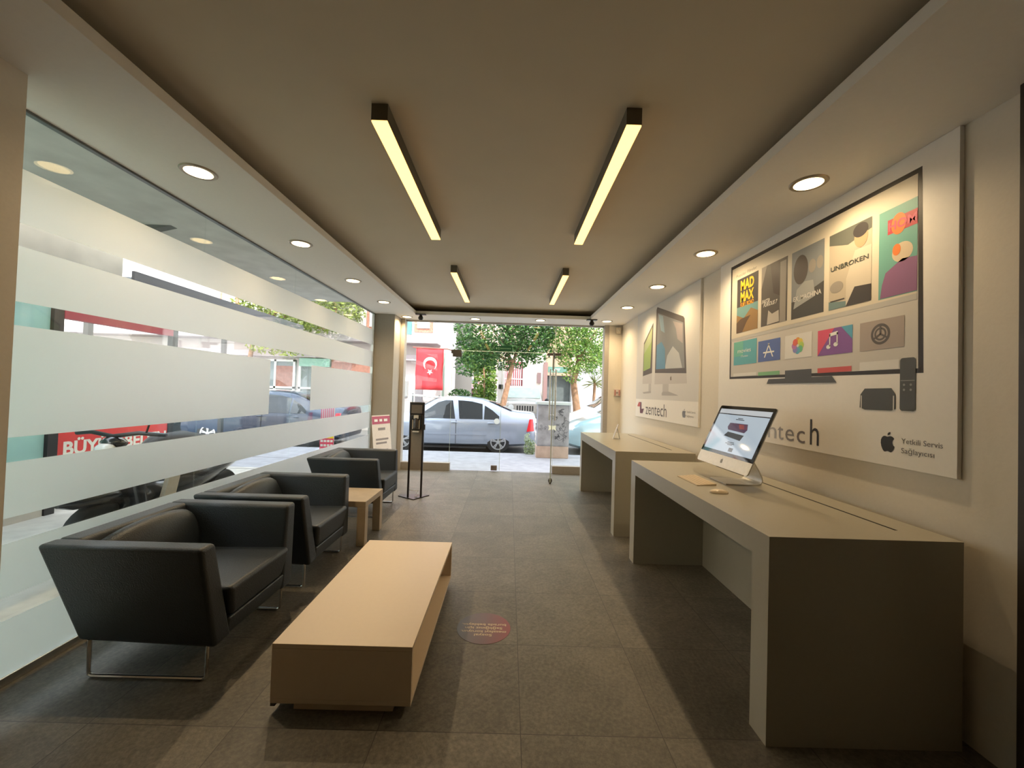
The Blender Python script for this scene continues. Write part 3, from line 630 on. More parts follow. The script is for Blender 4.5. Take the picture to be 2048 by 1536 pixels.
A.poly([(2.14, 1.99), (1.944, 1.99), (1.944, 2.16), (2.02, 2.17), (2.11, 2.12), (2.13, 2.06)], 'tile_violet', (.26, .12, .24), 5); A.disc(2.02, 2.205, .055, 'tile_cream', (.60, .50, .36), 5, ry=.05); A.disc(2.05, 2.225, .022, 'tile_flame', (.75, .20, .04), 6, ry=.03)
# app row
A.poly([(3.588, 1.963), (1.944, 1.975), (1.944, 1.945), (3.588, 1.94)], 'ui_grey', (.50, .49, .46), 4)
A.rect(3.541, 3.213, 1.727, 1.927, 'app_aqua', (.12, .42, .48), 5); A.rect(3.541, 3.40, 1.80, 1.927, 'app_green', (.16, .48, .38), 6)
A.text('movies', 3.48, 3.29, 1.828, .038, 'app_white', (.82, .82, .80), 7); A.text('iTunes', 3.43, 3.33, 1.79, .016, 'app_white', (.82, .82, .80), 7)
A.rect(3.193, 2.931, 1.730, 1.893, 'app_blue', (.10, .16, .42), 5)
yc, zc = 3.062, 1.81
A.poly([(yc + .055, zc - .05), (yc + .042, zc - .05), (yc - .012, zc + .055), (yc, zc + .055)], 'app_white', (.82, .82, .80), 7); A.poly([(yc - .055, zc - .05), (yc - .042, zc - .05), (yc + .012, zc + .055), (yc, zc + .055)], 'app_white', (.82, .82, .80), 7); A.rect(yc + .065, yc - .065, zc - .018, zc - .006, 'app_white', (.82, .82, .80), 8)
A.rect(2.881, 2.623, 1.727, 1.893, 'app_paper', (.74, .72, .68), 5)
for i, c in enumerate([(.75, .35, .08), (.75, .60, .10), (.45, .60, .12), (.15, .50, .25), (.12, .40, .55), (.25, .25, .55), (.50, .20, .45), (.75, .15, .12)]):
    a = pi / 2 + i * pi / 4; A.disc(2.752 + .034 * cos(a), 1.812 + .034 * sin(a), .024, 'petal_%s' % 'abcdefgh'[i], c, 6 + i * .2, n=14)
A.rect(2.572, 2.310, 1.723, 1.884, 'app_violet', (.24, .10, .34), 5); A.poly([(2.572, 1.723), (2.572, 1.884), (2.44, 1.884)], 'app_rose', (.70, .09, .17), 6); A.poly([(2.310, 1.884), (2.310, 1.80), (2.39, 1.884)], 'app_azure', (.10, .36, .52), 6)
A.rect(2.478, 2.470, 1.775, 1.85, 'app_white', (.82, .82, .80), 8); A.rect(2.422, 2.414, 1.785, 1.855, 'app_white', (.82, .82, .80), 8); A.poly([(2.478, 1.835), (2.414, 1.842), (2.414, 1.862), (2.478, 1.855)], 'app_white', (.82, .82, .80), 8); A.disc(2.484, 1.773, .017, 'app_white', (.82, .82, .80), 8, ry=.013); A.disc(2.428, 1.783, .017, 'app_white', (.82, .82, .80), 8, ry=.013)
A.rect(2.261, 2.004, 1.722, 1.880, 'app_taupe', (.40, .34, .30), 5)
A.disc(2.135, 1.803, .056, 'gear_dark', (.11, .10, .095), 6, inner=.042, n=40); A.disc(2.135, 1.803, .035, 'gear_dark', (.11, .10, .095), 6, inner=.025, n=32)
for a in (pi / 2, pi / 2 + 2 * pi / 3, pi / 2 + 4 * pi / 3): A.poly([(2.135 + .05 * cos(a) + .005 * sin(a), 1.803 + .05 * sin(a) - .005 * cos(a)), (2.135 + .05 * cos(a) - .005 * sin(a), 1.803 + .05 * sin(a) + .005 * cos(a)), (2.135 - .005 * sin(a), 1.803 + .005 * cos(a)), (2.135 + .005 * sin(a), 1.803 - .005 * cos(a))], 'gear_dark', (.11, .10, .095), 7)
A.rect(3.188, 2.934, 1.622, 1.650, 'app_leaf', (.22, .48, .24), 5); A.rect(2.571, 2.314, 1.614, 1.645, 'app_red', (.62, .10, .09), 5); A.rect(3.541, 3.213, 1.628, 1.655, 'app_paper', (.74, .72, .68), 5); A.rect(2.26, 2.03, 1.612, 1.66, 'app_paper', (.74, .72, .68), 5)
A.poly([(2.875, 1.647), (2.622, 1.646), (2.621, 1.586), (2.874, 1.586)], 'tv_stand', (.075, .078, .08), 6); A.poly([(3.079, 1.557), (2.417, 1.551), (2.454, 1.592), (3.057, 1.592)], 'tv_stand', (.075, .078, .08), 7)
A.poly([(2.257, 1.408), (2.253, 1.48), (2.226, 1.513), (2.069, 1.514), (2.047, 1.481), (2.046, 1.408), (2.067, 1.398), (2.224, 1.397)], 'box_grey', (.075, .078, .075), 4)
A.rect(2.249, 2.243, 1.402, 1.475, 'app_paper', (.74, .72, .68), 5); A.rect(2.060, 2.054, 1.402, 1.475, 'app_paper', (.74, .72, .68), 5)
A.poly([(y, z) for y, z in rrect(1.945, 2.024, 1.400, 1.664, .014)], 'box_grey', (.075, .078, .075), 6)
A.rect(2.020, 1.949, 1.549, 1.553, 'gear_line', (.28, .28, .26), 7)
for z_ in (1.53, 1.505): A.disc(2.002, z_, .006, 'gear_line', (.28, .28, .26), 7, n=10); A.disc(1.968, z_, .006, 'gear_line', (.28, .28, .26), 7, n=10)
# lower lettering: shop wordmark and service mark
for i, (ch, yl, yr, c) in enumerate([('z', 3.33, 3.235, (.30, .28, .30)), ('e', 3.20, 3.095, (.40, .40, .42)), ('n', 3.055, 2.958, (.42, .42, .44)), ('t', 2.945, 2.882, (.33, .33, .36)), ('e', 2.862, 2.775, (.22, .21, .22)), ('c', 2.748, 2.672, (.16, .14, .15)), ('h', 2.628, 2.552, INK)]):
    hh = .175 * .73 / .76 if ch == 'h' else .1245
    A.text(ch, yl, yr, 1.153, .128 if ch != 'h' else .176, 'word_%s%d' % (ch, i), c, 3)
A.poly([(3.62, 1.32), (3.50, 1.335), (3.49, 1.23), (3.41, 1.24), (3.46, 1.15), (3.57, 1.15), (3.58, 1.26)], 'mark_plum', (.16, .07, .10), 3); A.poly([(3.67, 1.26), (3.62, 1.325), (3.54, 1.315), (3.58, 1.255)], 'mark_red', (.50, .10, .10), 4)
A.apple(2.088, 1.183, .082, .105, 'ink', INK, 3)
A.text('Yetkili Servis', 2.014, 1.820, 1.238, .027, 'ink_grey', (.13, .12, .12), 3); A.text('Sağlayıcısı', 2.014, 1.857, 1.190, .027, 'ink_grey', (.13, .12, .12), 3)
part('printed_picture', A.mb, A.mats, t1)

t2 = wallart('wall_poster', 'white advertising board with two desktop screens on the right wall above the rear desk', 4.190, 6.260, 1.126)
A = Art()
A.rect(6.259, 4.191, 1.392, 2.678, 'backdrop_pale', (.66, .64, .60), 1)
A.poly([(5.460, 2.610), (5.430, 2.640), (4.600, 2.36), (4.567, 2.330), (4.488, 1.703), (5.464, 1.752)], 'screen_frame', (.10, .085, .08), 2)
A.poly([(5.405, 2.555), (4.600, 2.290), (4.535, 1.765), (5.430, 1.800)], 'screen_rock', (.24, .25, .25), 3)
A.poly([(5.425, 1.80), (5.10, 1.79), (5.13, 2.05), (5.25, 2.15), (5.42, 2.12)], 'screen_blue', (.12, .28, .42), 4); A.poly([(5.38, 2.53), (5.22, 2.48), (5.15, 2.25), (5.28, 2.30)], 'screen_sky', (.30, .42, .48), 4)
A.poly([(5.12, 1.79), (4.60, 1.77), (4.70, 1.95), (4.88, 2.05), (5.05, 1.95)], 'screen_snow', (.50, .51, .50), 4); A.poly([(4.90, 2.36), (4.62, 2.28), (4.60, 2.05), (4.75, 2.12), (4.80, 2.25)], 'screen_mauve', (.38, .33, .32), 4)
A.poly([(5.464, 1.752), (4.488, 1.703), (4.470, 1.590), (5.472, 1.598)], 'chin_silver', (.55, .52, .49), 2)
A.apple(4.92, 1.635, .05, .06, 'ink_soft', (.20, .17, .13), 3)
A.rect(5.178, 4.985, 1.496, 1.596, 'stand_silver', (.50, .48, .45), 2); A.poly([(5.203, 1.480), (5.17, 1.50), (4.98, 1.50), (4.69, 1.455), (4.75, 1.45), (5.20, 1.45)], 'stand_foot_grey', (.42, .40, .38), 3)  # printed stand neck and its darker grey foot
A.poly([(5.568, 2.453), (5.945, 2.214), (5.958, 1.728), (5.579, 1.757)], 'screen_frame', (.10, .085, .08), 2); A.poly([(5.60, 2.40), (5.925, 2.19), (5.935, 1.80), (5.65, 1.83)], 'screen_lime', (.30, .42, .13), 3); A.poly([(5.60, 2.40), (5.925, 2.19), (5.93, 2.05), (5.62, 2.2)], 'screen_moss', (.38, .44, .24), 4)
A.poly([(5.579, 1.757), (5.958, 1.728), (5.963, 1.612), (5.582, 1.613)], 'chin_silver', (.55, .52, .49), 2); A.rect(5.70, 5.60, 1.50, 1.612, 'stand_silver', (.50, .48, .45), 2); A.poly([(5.95, 1.49), (5.60, 1.51), (5.60, 1.48), (5.9, 1.47)], 'stand_foot_grey', (.42, .40, .38), 3)
A.poly([(6.11, 1.345), (5.99, 1.345), (5.98, 1.245), (5.87, 1.255), (5.93, 1.182), (6.05, 1.182), (6.06, 1.28)], 'mark_plum', (.16, .07, .10), 3); A.poly([(6.18, 1.28), (6.11, 1.345), (6.03, 1.33), (6.07, 1.275)], 'mark_red', (.50, .10, .10), 4)
A.text('zentech', 5.80, 5.03, 1.18, .168, 'ink_grey', (.13, .12, .12), 3)
A.apple(4.53, 1.205, .10, .10, 'mark_slate', (.22, .23, .27), 3); A.text('Yetkili Servis', 4.46, 4.25, 1.265, .026, 'ink_pale', (.38, .37, .37), 3); A.text('Sağlayıcısı', 4.46, 4.29, 1.218, .026, 'ink_pale', (.38, .37, .37), 3)
part('printed_picture', A.mb, A.mats, t2)
#EXTERIOR
# ------------------------------------------------------------------ exterior: canopy and neighbour shop on the left
t = thing('canopy', 'grey concrete canopy slab outside above the striped glass wall', 'canopy', (-3.0, 2.5, 2.95))
part('slab', B(-3.72, -2.36, -3, 7.4, 2.985, 3.12), mat('canopy_concrete', (.52, .52, .48), .9, noise=.12, bscale=4, bump=.1), t)
part('edge_strip', B(-3.78, -3.72, -3, 7.4, 2.955, 3.14), mat('canopy_edge', (.16, .155, .14), .8, noise=.3, bscale=8), t)
part('bracket', MB().prism([(-3.75, 2.90), (-3.75, 3.0), (-3.35, 3.0)], 1, 4.02, 4.10), mat('bracket_dark', (.10, .11, .10), .7), t)

M_nb = mat('neighbour_plaster', (.52, .48, .41), .85, noise=.1, bscale=3)
t = thing('neighbour_shop', 'beige neighbour shop with teal glass and a black framed window outside on the left', 'shop', (-5.4, 1.5, -.06))
part('upper_wall', B(-6.6, -5.0, -6, 5.2, 2.32, 3.42), M_nb, t)
part('shop_glass', B(-5.06, -5.0, -6, 4.42, .12, 2.32), M_tealglass, t)
part('back_wall', B(-7.4, -7.3, -6, 4.0, -.06, 3.4), mat('neighbour_inside', (.40, .46, .42), .8), t)
part('plinth', B(-5.1, -4.98, -6, 4.42, -.06, .12), M_nb, t)
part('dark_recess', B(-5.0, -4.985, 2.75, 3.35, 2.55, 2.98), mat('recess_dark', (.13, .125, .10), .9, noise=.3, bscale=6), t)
part('pipe', MB().tube([(-4.97, -2, 2.95), (-4.97, 1.5, 2.90), (-4.97, 2.8, 2.78), (-4.97, 3.3, 2.86)], .018, 8), mat('cable_grey', (.16, .15, .13), .7), t, smooth=True)
t = thing('shop_window_frame', 'black framed glass bay with a red beam and a red sign outside on the left', 'window frame', (-5.0, 5.25, -.06))
part('post', B(-5.04, -4.97, 4.43, 4.53, -.06, 2.25), M_black, t); part('post', B(-5.04, -4.97, 5.98, 6.08, -.06, 2.25), M_black, t)
part('slim_post', B(-5.5, -5.44, 4.9, 4.96, -.06, 2.1), M_black, t)
part('red_beam', B(-5.05, -4.96, 4.53, 5.98, 2.10, 2.25), mat('beam_red', (.42, .05, .07), .5), t)
part('glass_pane', B(-5.01, -5.0, 4.53, 5.98, .9, 2.10), M_glass, t)
part('sign_board', B(-5.02, -4.985, 4.53, 5.98, .30, .90), mat('sign_red', (.72, .045, .04), .5), t)
mb = MB(); text_on(mb, 'BÜYÜK BEDEN', (-4.984, 4.60, .565), (0, 1, 0), (0, 0, 1), 1.36, .155, bold=.035)
part('lettering', mb, mat('sign_letter_white', (.85, .84, .74), .5), t)
mb = MB()
t = thing('louvred_awning', 'grey blue louvred awning outside beyond the neighbour shop', 'awning', (-5.6, 7.6, 2.6))
for i in range(9): part('slat', B(-6.6, -4.9, 5.22 + i * .48, 5.22 + i * .48 + .42, 2.70, 2.76), mat('awning_slat', (.30, .34, .38), .5), t)
part('post', B(-6.62, -6.54, 9.3, 9.38, -.06, 2.70), M_dark, t)
part('post', B(-6.62, -6.54, 6.3, 6.38, -.06, 2.70), M_dark, t)
part('front_rail', B(-4.90, -4.86, 5.22, 9.5, 2.66, 2.84), mat('awning_rail', (.10, .10, .11), .5), t)

# scooter parked on the sidewalk ------------------------------------------
t = thing('scooter', 'black scooter parked on the sidewalk outside the striped glass', 'scooter', (-3.3, 3.95, -.06))
SB = mat('scooter_black', (.012, .013, .016), .22, coat=.6); RB = mat('rubber', (.02, .02, .02), .8)
def wheel_x(c, r, w, parent, name='wheel'):
    o = part(name, MB().lathe((c[0] - w / 2, c[1], c[2]), 0, [(0, r * .62), (w * .05, r * .93), (w * .25, r), (w * .75, r), (w * .95, r * .93), (w, r * .62)], 28), RB, parent, smooth=True)
    part('rim', MB().lathe((c[0] - w / 2 - .003, c[1], c[2]), 0, [(0, r * .1), (0, r * .6), (w + .006, r * .6), (w + .006, r * .1)], 20), mat('scooter_rim', (.35, .35, .36), .35, metal=.7), o)
    return o
wheel_x((-3.3, 3.32, .19), .25, .12, t); wheel_x((-3.3, 4.72, .19), .25, .12, t)
def hull(secs, name, m, parent, ang=60):   # secs: (y, zc, hw, hh)
    rings = []
    for y, zc, hw, hh in secs: rings.append([(-3.3 + hw * cos(a) * (1 - .25 * abs(sin(a))), y, zc + hh * sin(a)) for a in [2 * pi * k / 16 for k in range(16)]])
    return part(name, MB().loft(rings), m, parent, smooth=True, angle=ang)
hull([(3.02, .50, .03, .03), (3.12, .50, .10, .07), (3.35, .50, .13, .10), (3.55, .46, .10, .10), (3.62, .42, .04, .04)], 'front_fender', SB, t)
part('leg_shield', MB().hexa([(-3.52, 3.50, .22), (-3.08, 3.50, .22), (-3.08, 3.60, .20), (-3.52, 3.60, .20)], [(-3.46, 3.42, .86), (-3.14, 3.42, .86), (-3.17, 3.56, .86), (-3.43, 3.56, .86)]), SB, t, bevel=.05, seg=3)
part('floorboard', B(-3.5, -3.1, 3.55, 4.08, .16, .24), mat('scooter_board', (.03, .03, .03), .6), t, bevel=.02)
part('beige_panel', MB().hexa([(-3.13, 3.66, .24), (-3.09, 3.66, .24), (-3.09, 3.80, .24), (-3.13, 3.80, .24)], [(-3.13, 3.78, .62), (-3.09, 3.78, .62), (-3.09, 3.90, .62), (-3.13, 3.90, .62)]), mat('scooter_beige', (.52, .46, .36), .5), t)
hull([(3.45, .40, .10, .12), (3.6, .40, .15, .15), (3.9, .42, .15, .14), (3.98, .42, .08, .1)], 'tunnel_cover', SB, t)
hull([(3.92, .40, .05, .12), (4.05, .45, .16, .20), (4.4, .52, .19, .20), (4.8, .60, .17, .14), (5.05, .68, .09, .07), (5.12, .70, .03, .02)], 'rear_body', SB, t)
hull([(3.72, .82, .06, .04), (3.85, .84, .14, .09), (4.15, .84, .16, .10), (4.45, .80, .16, .07), (4.85, .80, .12, .05), (5.0, .79, .04, .02)], 'seat', mat('scooter_seat', (.02, .02, .022), .6), t)
part('handlebar', MB().tube([(-3.68, 3.50, .97), (-3.5, 3.44, .99), (-3.3, 3.42, .96), (-3.1, 3.44, .99), (-2.92, 3.50, .97)], .018, 8), M_black, t, smooth=True)
hull([(3.36, .91, .03, .03), (3.40, .91, .09, .05), (3.48, .90, .08, .05), (3.52, .89, .04, .03)], 'headset', SB, t)
for s_ in (-1, 1):
    o = part('mirror', MB().tube([(-3.3 + s_ * .25, 3.45, .99), (-3.3 + s_ * .32, 3.42, 1.14)], .008, 6).ellips((-3.3 + s_ * .33, 3.42, 1.18), (.06, .02, .045), 12, 8), M_black, t, smooth=True)
part('headlight', MB().ellips((-3.3, 3.36, .86), (.08, .05, .05), 12, 8), mat('lamp_clear', (.6, .62, .62), .1), t, smooth=True)
part('tail_light', MB().ellips((-3.3, 5.09, .66), (.06, .03, .03), 12, 8), mat('lamp_red', (.6, .01, .015), .15, emit=(.5, .0, .0), estr=.15), t, smooth=True)
part('kickstand', MB().tube([(-3.15, 4.1, .2), (-3.02, 4.15, -.05)], .012, 6), M_steel, t)

# small price board outside on the pavement
t = thing('price_board', 'small yellow and red notice board outside the glass before the parked cars', 'sign', (-2.9, 6.55, -.06))
part('board', B(-3.01, -2.79, 6.54, 6.56, .30, 1.15), mat('board_pink', (.80, .62, .64), .5), t)
mb = MB().box(-3.01, -2.79, 6.536, 6.54, .60, .66, 1).box(-3.01, -2.79, 6.536, 6.54, .36, .60, 0)
for i in range(7): mb.box(-3.005 + i * .031, -3.005 + i * .031 + .014, 6.536, 6.54, .80, 1.15, 0)
for j in range(3):
    for i in range(4): mb.box(-2.995 + i * .052, -2.995 + i * .052 + .038, 6.532, 6.536, .54 - j * .07, .575 - j * .07, 2)
part('print', mb, [mat('notice_red', (.75, .05, .12), .5), mat('notice_yellow', (.90, .72, .02), .5), M_white], t)
part('post', B(-2.915, -2.885, 6.545, 6.575, -.06, .36), M_dark, t)

# ------------------------------------------------------------------ cars
M_tyre = mat('tyre_rubber', (.022, .022, .023), .8); M_rim = mat('alloy_rim', (.55, .56, .58), .3, metal=.6); M_cg = mat('car_glass_dark', (.012, .016, .02), .03, spec=.6)
M_trim = mat('black_trim', (.02, .02, .022), .6); M_lens = mat('headlamp_lens', (.62, .65, .66), .08); M_red = mat('tail_lamp_red', (.62, .01, .02), .15, emit=(.6, .01, .01), estr=.12); M_plate = mat('plate_white', (.8, .8, .78), .5)
def interp(xs, ys, x):
    for i in range(len(xs) - 1):
        if x <= xs[i + 1]: f = (x - xs[i]) / (xs[i + 1] - xs[i]); f = max(0, f); return ys[i] + (ys[i + 1] - ys[i]) * f
    return ys[-1]
def car(name, label, cat, loc, rz, key, L, W, paint, wheels, r, windows, screens, grp=None, glass=None):
    M_cg = glass or MATS['car_glass_dark']
    """local +x = nose. key: list of (x, zbot, zbelt, ztop, half belt width, half top width)"""
    t = thing(name, label, cat, loc, rz, grp)
    xs = [k[0] for k in key]
    def K(x): return [interp(xs, [k[j] for k in key], x) for j in range(1, 6)]
    def sec(x):
        zb, zl, zt, w, wt = K(x); zm = zb + (zl - zb) * .5
        h = [(0, zb), (w * .80, zb), (w * .96, zb + .07), (w * 1.0, zm), (w * .99, zl - .08), (w * .955, zl), (wt + (w * .955 - wt) * .06, zt - .05 if zt - zl > .12 else zl + (zt - zl) * .5), (wt * .93, zt - .012), (wt * .6, zt + .004), (0, zt + .012)]
        return [(x, y, z) for y, z in h] + [(x, -y, z) for y, z in h[-2:0:-1]]
    st = sorted(set([round(x, 3) for x in xs] + [round(xs[0] + (xs[-1] - xs[0]) * i / 26, 3) for i in range(27)]))
    mb = MB().loft([sec(x) for x in st])
    # wheel wells cut out of the body
    me = mesh_of(mb, 'body'); me.materials.append(paint); me.materials.append(M_trim)
    bo = bpy.data.objects.new('body', me); COL.objects.link(bo)
    cb = MB()
    for wx in wheels:
        for s_ in (-1, 1): cb.lathe((wx, s_ * (W / 2 - .13) - .14, r), 1, [(0, r * 1.17), (.28, r * 1.17)], 28)
    cme = mesh_of(cb, 'cut'); co = bpy.data.objects.new('cut', cme); COL.objects.link(co)
    cme.materials.append(paint); cme.materials.append(M_trim); cme.polygons.foreach_set('material_index', [1] * len(cme.polygons))
    md = bo.modifiers.new('b', 'BOOLEAN'); md.operation = 'DIFFERENCE'; md.object = co; md.solver = 'EXACT'
    bpy.context.view_layer.update()
    nm = bpy.data.meshes.new_from_object(bo.evaluated_get(bpy.context.evaluated_depsgraph_get()))
    bpy.data.objects.remove(bo); bpy.data.objects.remove(co)
    nm.name = 'body'; nm.polygons.foreach_set('use_smooth', [True] * len(nm.polygons)); nm.set_sharp_from_angle(angle=radians(38))
    body = bpy.data.objects.new('body', nm); COL.objects.link(body); body.parent = t
    def side(x, s, sgn, off):
        zb, zl, zt, w, wt = K(x); z0, z1 = zl, zt - .05; y0, y1 = w * .955, wt + (w * .955 - wt) * .06
        return (x, sgn * (y0 + (y1 - y0) * s + off), z0 + (z1 - z0) * s)
    for poly in windows:
        for sgn in (-1, 1):
            pts = []
            n = len(poly)
            for i in range(n):
                a, b = poly[i], poly[(i + 1) % n]; q = max(1, int(abs(b[0] - a[0]) / .15))
                for j in range(q): pts.append((a[0] + (b[0] - a[0]) * j / q, a[1] + (b[1] - a[1]) * j / q))
            vs = [side(x, s, sgn, .008) for x, s in pts]; c = side(sum(p[0] for p in pts) / len(pts), sum(p[1] for p in pts) / len(pts), sgn, .010)
            vs.append(c); k = len(pts)
            part('side_window', MB().add(vs, [(i, (i + 1) % k, k) for i in range(k)]), M_cg, t, local=True)
    for (xa, xb, nm_) in screens:   # xa bottom, xb top
        rows = []
        for i in range(7):
            x = xa + (xb - xa) * i / 6; zb, zl, zt, w, wt = K(x); f = i / 6
            wd = (w * .955 * (1 - f) + wt * f) * .90 if True else wt
            wd = min(wd, wt * .97)
            dz = .020; rows.append([(x + (.012 if xa > xb else -.012), wd * u, zt + dz - .012 * abs(u) ** 4) for u in (-1, -.6, 0, .6, 1)])
        part(nm_, MB().loft(rows, cap=False, closed=False), M_cg, t, local=True, smooth=True)
    for wx in wheels:
        for s_ in (-1, 1):
            yc = s_ * (W / 2 - .115); wv = .19
            wo = part('wheel', MB().lathe((wx, yc - wv / 2, r), 1, [(0, r * .60), (.01, r * .92), (.05, r), (wv - .05, r), (wv - .01, r * .92), (wv, r * .60)], 32), M_tyre, t, local=True, smooth=True, angle=50)
            ya = yc + s_ * (wv / 2 - .012); mb = MB(); d = s_ * .014
            n = 40; ro, ri = r * .66, r * .56
            mb.add([(wx + q * cos(2 * pi * k / n), ya + d, r + q * sin(2 * pi * k / n)) for q in (ro, ri) for k in range(n)], [(k, (k + 1) % n, n + (k + 1) % n, n + k) for k in range(n)], 0)
            mb.add([(wx + ro * cos(2 * pi * k / n), ya + s_ * .001, r + ro * sin(2 * pi * k / n)) for k in range(n)], [tuple(range(n))], 1)
            for k in range(5):
                a = 2 * pi * k / 5 + .3
                for e in (-.13, .13):
                    ca, sa = cos(a + e), sin(a + e); px, pz = -sa * r * .045, ca * r * .045
                    mb.add([(wx + ca * r * .12 + px, ya + d, r + sa * r * .12 + pz), (wx + ca * ri + px, ya + d, r + sa * ri + pz), (wx + ca * ri - px, ya + d, r + sa * ri - pz), (wx + ca * r * .12 - px, ya + d, r + sa * r * .12 - pz)], [(0, 1, 2, 3)], 0)
            mb.add([(wx + r * .16 * cos(2 * pi * k / 16), ya + d * 1.1, r + r * .16 * sin(2 * pi * k / 16)) for k in range(16)], [tuple(range(16))], 0)
            part('rim', mb, [M_rim, M_trim], wo, local=True)
    return t, K, side
sedan_key = [(-2.18, .36, .74, .98, .62, .50), (-2.14, .26, .84, 1.06, .78, .62), (-2.02, .22, .86, 1.085, .83, .66), (-1.66, .20, .865, 1.11, .86, .67), (-1.50, .19, .865, 1.14, .862, .65), (-1.05, .18, .865, 1.325, .867, .60), (-.72, .18, .865, 1.425, .867, .56), (-.35, .17, .86, 1.465, .867, .565), (0, .17, .855, 1.475, .867, .57), (.30, .17, .85, 1.455, .867, .57), (.55, .17, .85, 1.39, .867, .58), (1.22, .17, .83, 1.03, .86, .64), (1.4, .17, .82, .985, .855, .66), (1.85, .18, .76, .88, .84, .66), (2.10, .22, .66, .74, .76, .60), (2.19, .32, .55, .60, .62, .50)]
sed_windows = [[(1.06, .10), (.82, .55), (.45, .88), (.25, .92), (.06, .90), (-.04, .06)], [(-.15, .06), (-.08, .91), (-.45, .90), (-.74, .84), (-.76, .06)], [(-.80, .06), (-.80, .80), (-1.02, .62), (-1.20, .32), (-1.20, .08)]]
def sedan(name, label, loc, rz, paint, grp, details=True):
    t, K, side = car(name, label, 'car', loc, rz, sedan_key, 4.37, 1.735, paint, (1.32, -1.19), .31, sed_windows, [(1.18, .50, 'windscreen'), (-1.52, -.90, 'rear_window')], grp)
    for s_ in (-1, 1):
        mb = MB().hexa([(-2.13, s_ * .80, .62), (-1.93, s_ * .862, .60), (-1.93, s_ * .80, .60), (-2.165, s_ * .60, .62)][::s_], [(-2.09, s_ * .78, .93), (-2.0, s_ * .818, .93), (-2.0, s_ * .74, .93), (-2.12, s_ * .60, .93)][::s_])
        part('tail_lamp', mb, M_red, t, local=True, bevel=.01)
        part('headlamp', MB().ellips((2.0, s_ * .60, .64), (.12, .17, .085), 14, 8), M_lens, t, local=True, smooth=True)
        part('wing_mirror', MB().ellips((.86, s_ * .97, .96), (.075, .10, .062), 14, 8).box(.82, .88, min(s_ * .84, s_ * .93), max(s_ * .84, s_ * .93), .92, .95), paint, t, local=True, smooth=True)
        for hx in (-.02, -.98): part('door_handle', MB().ellips((hx, s_ * .872, .80), (.085, .018, .016), 12, 6), paint, t, local=True, smooth=True)
        for k, hx in enumerate((-.07, 1.02, -1.02)):
            if k == 2: continue
            mb = MB()
            z = [.24, .4, .6, .75, .86]
            f = [.985, 1.0, 1.004, 1.0, .975]
            for i in range(4): mb.add([(hx - .006 + .0 * i, s_ * .868 * f[i] + s_ * .002, z[i]), (hx + .006, s_ * .868 * f[i] + s_ * .002, z[i]), (hx + .006, s_ * .868 * f[i + 1] + s_ * .002, z[i + 1]), (hx - .006, s_ * .868 * f[i + 1] + s_ * .002, z[i + 1])], [(0, 1, 2, 3)])
            part('door_gap', mb, M_trim, t, local=True)
        part('side_moulding', B(-.86, .92, min(s_ * .868, s_ * .876), max(s_ * .868, s_ * .876), .475, .505), paint, t, local=True)
        part('sill', B(-.86, .98, min(s_ * .70, s_ * .80), max(s_ * .70, s_ * .80), .12, .17), M_trim, t, local=True)
    part('front_grille', B(2.10, 2.165, -.38, .38, .50, .62), M_trim, t, local=True, bevel=.01)
    part('number_plate', B(2.185, 2.20, -.26, .26, .36, .47), M_plate, t, local=True)
    return t
P_silver = mat('silver_paint', (.36, .405, .50), .28, metal=.3, coat=.8, noise=.0); P_navy = mat('navy_paint', (.012, .024, .055), .25, coat=.4, noise=0); P_blk = mat('black_paint', (.012, .013, .016), .2, coat=1, noise=0); P_wht = mat('white_car_paint', (.78, .77, .76), .3, coat=.8, noise=0); P_teal = mat('pale_blue_paint', (.36, .52, .58), .28, metal=.3, coat=.8, noise=0); P_bw = mat('champagne_paint', (.42, .40, .37), .3, coat=.8, noise=0)
GR = 'cars parked along the street'
s1 = sedan('parked_car', 'silver sedan parked right outside the glass doors', (-1.435, 11.52, -.2), pi, P_silver, GR)
part('fuel_sticker', MB().lathe((-1.14, .868, .855), 1, [(0, .075), (.012, .075)], 24), mat('sticker_cream', (.75, .75, .70), .5), s1, local=True)
sedan('parked_car', 'dark blue sedan parked in front of the silver sedan, seen through the striped glass', (-6.55, 11.55, -.2), pi, P_navy, GR)
sedan('parked_car', 'black sedan farthest left in the parked row, seen through the striped glass', (-11.4, 11.6, -.2), pi, P_blk, GR)
hatch_key = [(-2.0, .40, .80, 1.0, .70, .55), (-1.9, .25, .92, 1.25, .82, .60), (-1.5, .20, .95, 1.45, .86, .58), (-.6, .18, .95, 1.52, .87, .58), (.2, .18, .94, 1.49, .87, .58), (.95, .18, .92, 1.10, .86, .64), (1.15, .18, .90, 1.03, .855, .66), (1.65, .20, .80, .87, .83, .64), (1.92, .26, .66, .70, .74, .56), (2.0, .34, .52, .58, .60, .48)]
hw = [[(.80, .10), (.15, .93), (-.22, .95), (-.28, .08)], [(-.36, .08), (-.32, .95), (-1.0, .93), (-1.25, .30), (-1.2, .08)]]
t, K, side = car('parked_car', 'pale blue hatchback seen nose-on at the right edge of the street view', 'car', (3.55, 11.45, -.2), pi, hatch_key, 4.0, 1.74, P_teal, (1.25, -1.25), .31, hw, [(.95, .25, 'windscreen'), (-1.85, -1.5, 'rear_window')], GR)
for s_ in (-1, 1):
    part('headlamp', MB().ellips((1.80, s_ * .60, .68), (.16, .15, .09), 14, 8), M_lens, t, local=True, smooth=True)
    part('lower_vent', B(1.84, 1.94, min(s_ * .42, s_ * .66), max(s_ * .42, s_ * .66), .32, .46), M_trim, t, local=True, bevel=.02)
    part('wing_mirror', MB().ellips((.72, s_ * .98, .99), (.08, .10, .065), 14, 8), P_teal, t, local=True, smooth=True)
